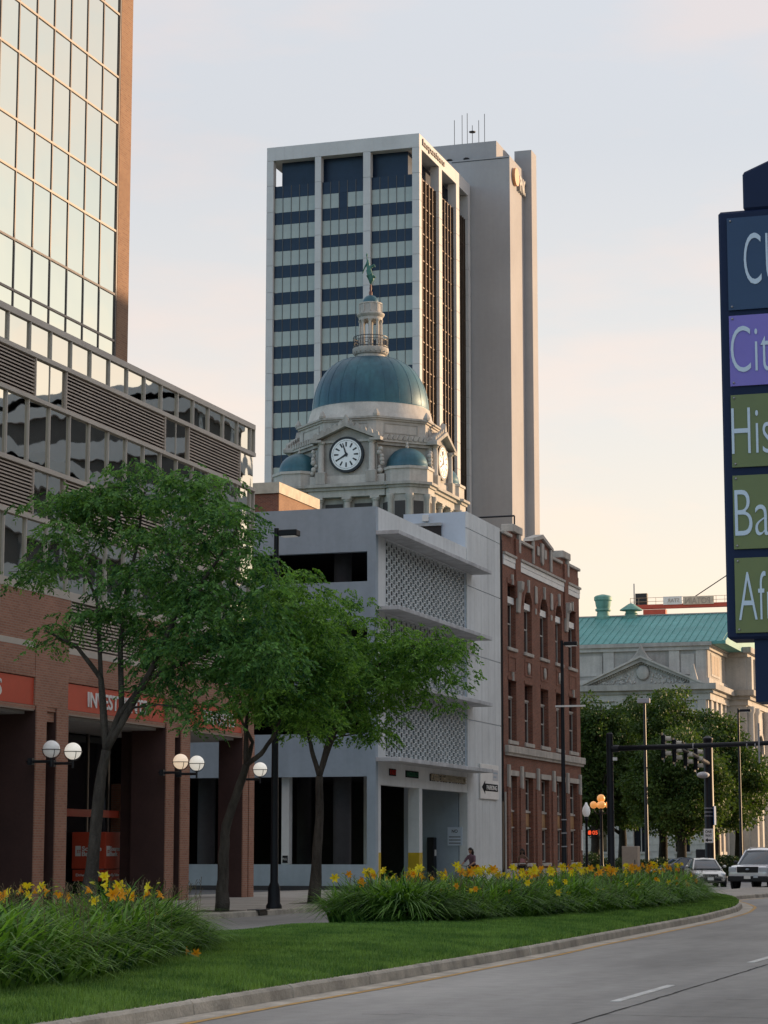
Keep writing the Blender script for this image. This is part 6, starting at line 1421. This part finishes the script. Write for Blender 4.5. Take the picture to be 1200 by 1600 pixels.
    if plate: B(-.16, .16, f-.085 if suv else f-.03, f-.065 if suv else f-.02, z0+.05, z0+.20).build('licence_plate', M_WHITE, t)
    if suv:
        for s in (-1, 1): MB().tube([(s*w2*.62, gh[2][0], H_+.05), (s*w2*.62, gh[3][0], H_+.05)], .02, 6).build('roof_rail', M_RIM, t)
        B(.30, .52, f-.07, f-.055, z0+.10, z0+.22).build('fog_lamp', M_LAMP, t)
    t.location = loc; t.rotation_euler = (0, 0, heading); WL[t.name] = Vector(loc); return t
p0 = on_ground(1147, 1391); p1 = on_ground(1213, 1391)
car('pickup_suv', 'white sport utility vehicle facing the camera at the right edge', carpaint('paint_white', (.76, .78, .82)), 5.2, 2.0, 1.95, True, (p0.x+1.02, 112.6, 0), R(-9))
q = on_y(1093, 1360, 119); car('sedan', 'silver sedan partly hidden behind the daylilies', carpaint('paint_silver', (.70, .68, .64)), 4.6, 1.8, 1.45, False, (q.x-.2, 121.5, 0), R(18))
q = on_y(1058, 1350, 141); car('sedan', 'dark blue sedan turning behind the silver car', carpaint('paint_blue', (.05, .07, .12)), 4.6, 1.8, 1.45, False, (q.x, 142, 0), R(-58))
# ------------------------------------------------------------------ people
M_SKIN1 = mat('skin_tan', (.38, .21, .14), .6, .05, 5); M_SKIN2 = mat('skin_brown', (.16, .085, .055), .6, .05, 5); M_HAIR = mat('dark_hair', (.016, .012, .010), .6); M_PLUM = mat('plum_shirt', (.16, .09, .12), .9, .1, 6); M_PINK = mat('pink_top', (.50, .22, .22), .9, .08, 6); M_BLK = mat('black_trousers', (.018, .018, .022), .9)
def hand(t, w_, d, side, m):
    """palm with five short finger chains from wrist w_ along d"""
    d = Vector(d).normalized(); s = d.cross(Vector((0, 0, 1))); s = s.normalized() if s.length > .1 else Vector((1, 0, 0)); n = s.cross(d)
    w_ = Vector(w_); palm = w_+d*.09; mb_v = [w_, palm]; ed = [(0, 1)]; rd = [.028, .036]
    for k, (o, L) in enumerate([(-.030, .065), (-.010, .075), (.010, .07), (.030, .055)]):
        a = palm+s*o; i = len(mb_v); mb_v += [a+d*.01, a+d*L*.6-n*.01, a+d*L-n*.035]; ed += [(1, i), (i, i+1), (i+1, i+2)]; rd += [.011, .009, .008]
    i = len(mb_v); mb_v += [w_+d*.04+s*side*.04, w_+d*.08+s*side*.06]; ed += [(0, i), (i, i+1)]; rd += [.012, .009]
    return skin('hand', mb_v, ed, rd, m, t, 1, 1)
def head(t, c, m, face=(0, -1), hair_long=True):
    c = Vector(c); f = Vector((face[0], face[1], 0)).normalized(); r = Vector((-f.y, f.x, 0))
    h = MB(); h.lathe([(.02, -.125), (.052, -.115), (.068, -.07), (.078, 0), (.078, .05), (.06, .095), (.02, .118)], tuple(c), 18)
    o = h.build('head', m, t, smooth=True)
    MB().sphere(c+f*.08-Vector((0, 0, .02)), .017, 8, 6, 1.4).build('nose', m, o, smooth=True)
    for s in (-1, 1): MB().sphere(c+f*.071+r*s*.03+Vector((0, 0, .012)), .012, 8, 6).build('eye', M_HAIR, o); MB().sphere(c+r*s*.078-Vector((0, 0, .01)), .02, 8, 6, 1.4).build('ear', m, o, smooth=True)
    MB().sphere(c+f*.07-Vector((0, 0, .065)), .020, 8, 6, .35).build('mouth', mat('lips', (.25, .09, .08), .5) if 'lips' not in MATS else MATS['lips'], o)
    hb = MB(); hb.sphere(c-f*.018+Vector((0, 0, .035)), .098, 16, 10, 1.0)
    if hair_long:
        for k in range(7): a = (k-3)*.30; hb.tube([c-f*.06+r*.07*math.sin(a*1.6)+Vector((0, 0, .05)), c-f*.10+r*.09*math.sin(a*1.6)-Vector((0, 0, .10)), c-f*.08+r*.10*math.sin(a*1.6)-Vector((0, 0, .28))], [.05, .045, .02], 8)
    hb.build('hair', M_HAIR, o, smooth=True); return o
# woman riding a bicycle towards us on the pavement
wx, wy, g = -28.0, 100.2, .15
fd = Vector((-.34, -.94, 0)).normalized(); rd_ = Vector((fd.y*-1, fd.x, 0)); rt_ = Vector((-fd.y, fd.x, 0))
def W_(f, r, z): return Vector((wx, wy, g))+fd*f+rt_*r+Vector((0, 0, z))
pr_ = thing('person', 'woman in a plum shirt riding a bicycle before the garage', 'person', (wx, wy, g))
v = [W_(-.15, 0, .98), W_(-.10, 0, 1.18), W_(0, 0, 1.42), W_(.03, 0, 1.50), W_(.04, 0, 1.58), W_(-.02, .17, 1.42), W_(-.02, -.17, 1.42), W_(.12, .29, 1.18), W_(.12, -.29, 1.18), W_(-.12, .11, .95), W_(-.12, -.11, .95), W_(.25, .12, .80), W_(.22, -.12, .62), W_(.12, .13, .42), W_(-.02, -.13, .22), W_(.26, .13, .37), W_(.12, -.13, .17)]
skin('body', v, [(0,1),(1,2),(2,3),(3,4),(2,5),(2,6),(5,7),(6,8),(0,9),(0,10),(9,11),(10,12),(11,13),(12,14),(13,15),(14,16)], [(.15,.12),(.14,.11),(.15,.10),.06,.05,.075,.075,.05,.05,.09,.09,.075,.075,.05,.05,.04,.04], M_PLUM, pr_, 0)
skin('trousers', [W_(-.15, 0, .97), W_(-.12, .11, .94), W_(-.12, -.11, .94), W_(.25, .12, .80), W_(.22, -.12, .62), W_(.12, .13, .42), W_(-.02, -.13, .22)], [(0,1),(0,2),(1,3),(2,4),(3,5),(4,6)], [(.165,.14), .105, .105, .09, .09, .062, .062], M_BLK, pr_, 0)
skin('forearm', [W_(.11, .29, 1.19), W_(.36, .26, 1.06)], [(0, 1)], [.045, .032], M_SKIN1, pr_, 0, 1); skin('forearm', [W_(.11, -.29, 1.19), W_(.36, -.26, 1.06)], [(0, 1)], [.045, .032], M_SKIN1, pr_, 0, 1)
hand(pr_, W_(.36, .26, 1.06), fd+Vector((0, 0, -.25)), 1, M_SKIN1); hand(pr_, W_(.36, -.26, 1.06), fd+Vector((0, 0, -.25)), -1, M_SKIN1)
skin('neck', [W_(.03, 0, 1.46), W_(.05, 0, 1.62)], [(0, 1)], [.05, .045], M_SKIN1, pr_, 0, 1); head(pr_, W_(.06, 0, 1.70), M_SKIN1, (fd.x-.2, fd.y))
bi = thing('bicycle', 'bicycle under the woman in the plum shirt', 'bicycle', (wx, wy, g))
for f in (-.55, .52):
    a = W_(f, 0, .34); n = 28; pts = [a+fd*.32*math.cos(2*math.pi*k/n)+Vector((0, 0, .32*math.sin(2*math.pi*k/n))) for k in range(n+1)]
    o = MB().tube(pts, .020, 6).build('wheel', M_TYRE, bi); q = MB()
    for k in range(10): e = pts[int(k*2.8)]; q.tube([a, e], .003, 3)
    q.build('spokes', M_RIM, o)
MB().tube([W_(-.55, 0, .34), W_(-.08, 0, .32), W_(.36, 0, .80), W_(-.16, 0, .78), W_(-.08, 0, .32)], .018, 6).build('frame', M_DARK, bi); MB().tube([W_(-.55, 0, .34), W_(-.16, 0, .78), W_(-.18, 0, .90)], .014, 6).build('seat_stay', M_DARK, bi)
MB().tube([W_(.52, 0, .34), W_(.38, 0, .82), W_(.35, 0, 1.0)], .016, 6).build('fork', M_DARK, bi); MB().tube([W_(.44, .33, 1.03), W_(.46, .15, 1.02), W_(.36, 0, 1.0), W_(.46, -.15, 1.02), W_(.44, -.33, 1.03)], .015, 6).build('handlebar', M_BLACKPL, bi)
local('saddle', MB().prism([(-.14, 0), (.12, 0), (.12, .05), (-.14, .07)], 'X', -.07, .07), M_BLACKPL, bi, Matrix.Translation(fd*-.18+Vector((0, 0, .90))) @ Matrix.Rotation(math.atan2(fd.y, fd.x)-math.pi/2, 4, 'Z'))
MB().tube([W_(-.08, -.1, .32), W_(-.08, .1, .32)], .03, 8).build('crank', M_RIM, bi)
for s, f, z in [(1, .08, .38), (-1, -.12, .20)]: MB().tube([W_(-.08, s*.1, .32), W_(f, s*.1, z), W_(f, s*.19, z)], .015, 6).build('pedal', M_DARK, bi)
# woman in a pink top standing at the brick house
q = on_x(816, 1328, -28.6); wx, wy = -28.6, q.y; fd = Vector((-.25, -.97, 0)).normalized(); rt_ = Vector((-fd.y, fd.x, 0))
p2 = thing('person', 'woman in a pink sleeveless top walking past the brick house, hand on hip', 'person', (wx, wy, g))
v = [W_(0, 0, .98), W_(0, 0, 1.15), W_(.01, 0, 1.40), W_(0, 0, 1.50), W_(.01, 0, 1.58), W_(0, .165, 1.42), W_(0, -.165, 1.42), W_(-.04, .34, 1.20), W_(.06, .22, 1.02), W_(-.03, -.22, 1.17), W_(.05, -.22, .93), W_(.02, .10, .92), W_(-.02, -.10, .92), W_(.12, .10, .52), W_(-.05, -.10, .50), W_(.10, .10, .10), W_(-.25, -.10, .14), W_(.24, .11, .05), W_(-.12, -.11, .06)]
skin('body', v, [(0,1),(1,2),(2,3),(3,4),(2,5),(2,6),(5,7),(7,8),(6,9),(9,10),(0,11),(0,12),(11,13),(12,14),(13,15),(14,16),(15,17),(16,18)], [(.15,.11),(.125,.10),(.145,.10),.055,.05,.06,.06,.045,.034,.045,.034,.095,.095,.065,.065,.045,.045,.035,.035], M_SKIN2, p2, 0)
skin('pink_top', [W_(0, 0, 1.08), W_(0, 0, 1.2), W_(.01, 0, 1.40), W_(0, .11, 1.44), W_(0, -.11, 1.44)], [(0,1),(1,2),(2,3),(2,4)], [(.145,.12),(.14,.115),(.158,.115),.05,.05], M_PINK, p2, 1)
skin('shorts', [W_(0, 0, 1.0), W_(.02, .10, .90), W_(-.02, -.10, .90), W_(.08, .10, .68), W_(-.03, -.10, .68)], [(0,1),(0,2),(1,3),(2,4)], [(.165,.125),.108,.108,.092,.092], M_BLK, p2, 0)
B(wx-.17, wx+.17, wy-.14, wy+.14, 1.20, 1.235).build('white_waistband', M_WHITE, p2, bev=.03)
hand(p2, W_(.06, .22, 1.02), Vector((-.6, -.3, -.2)), 1, M_SKIN2); hand(p2, W_(.05, -.22, .93), Vector((0, -.2, -1)), -1, M_SKIN2); head(p2, W_(.02, 0, 1.69), M_SKIN2, (fd.x+.3, fd.y))
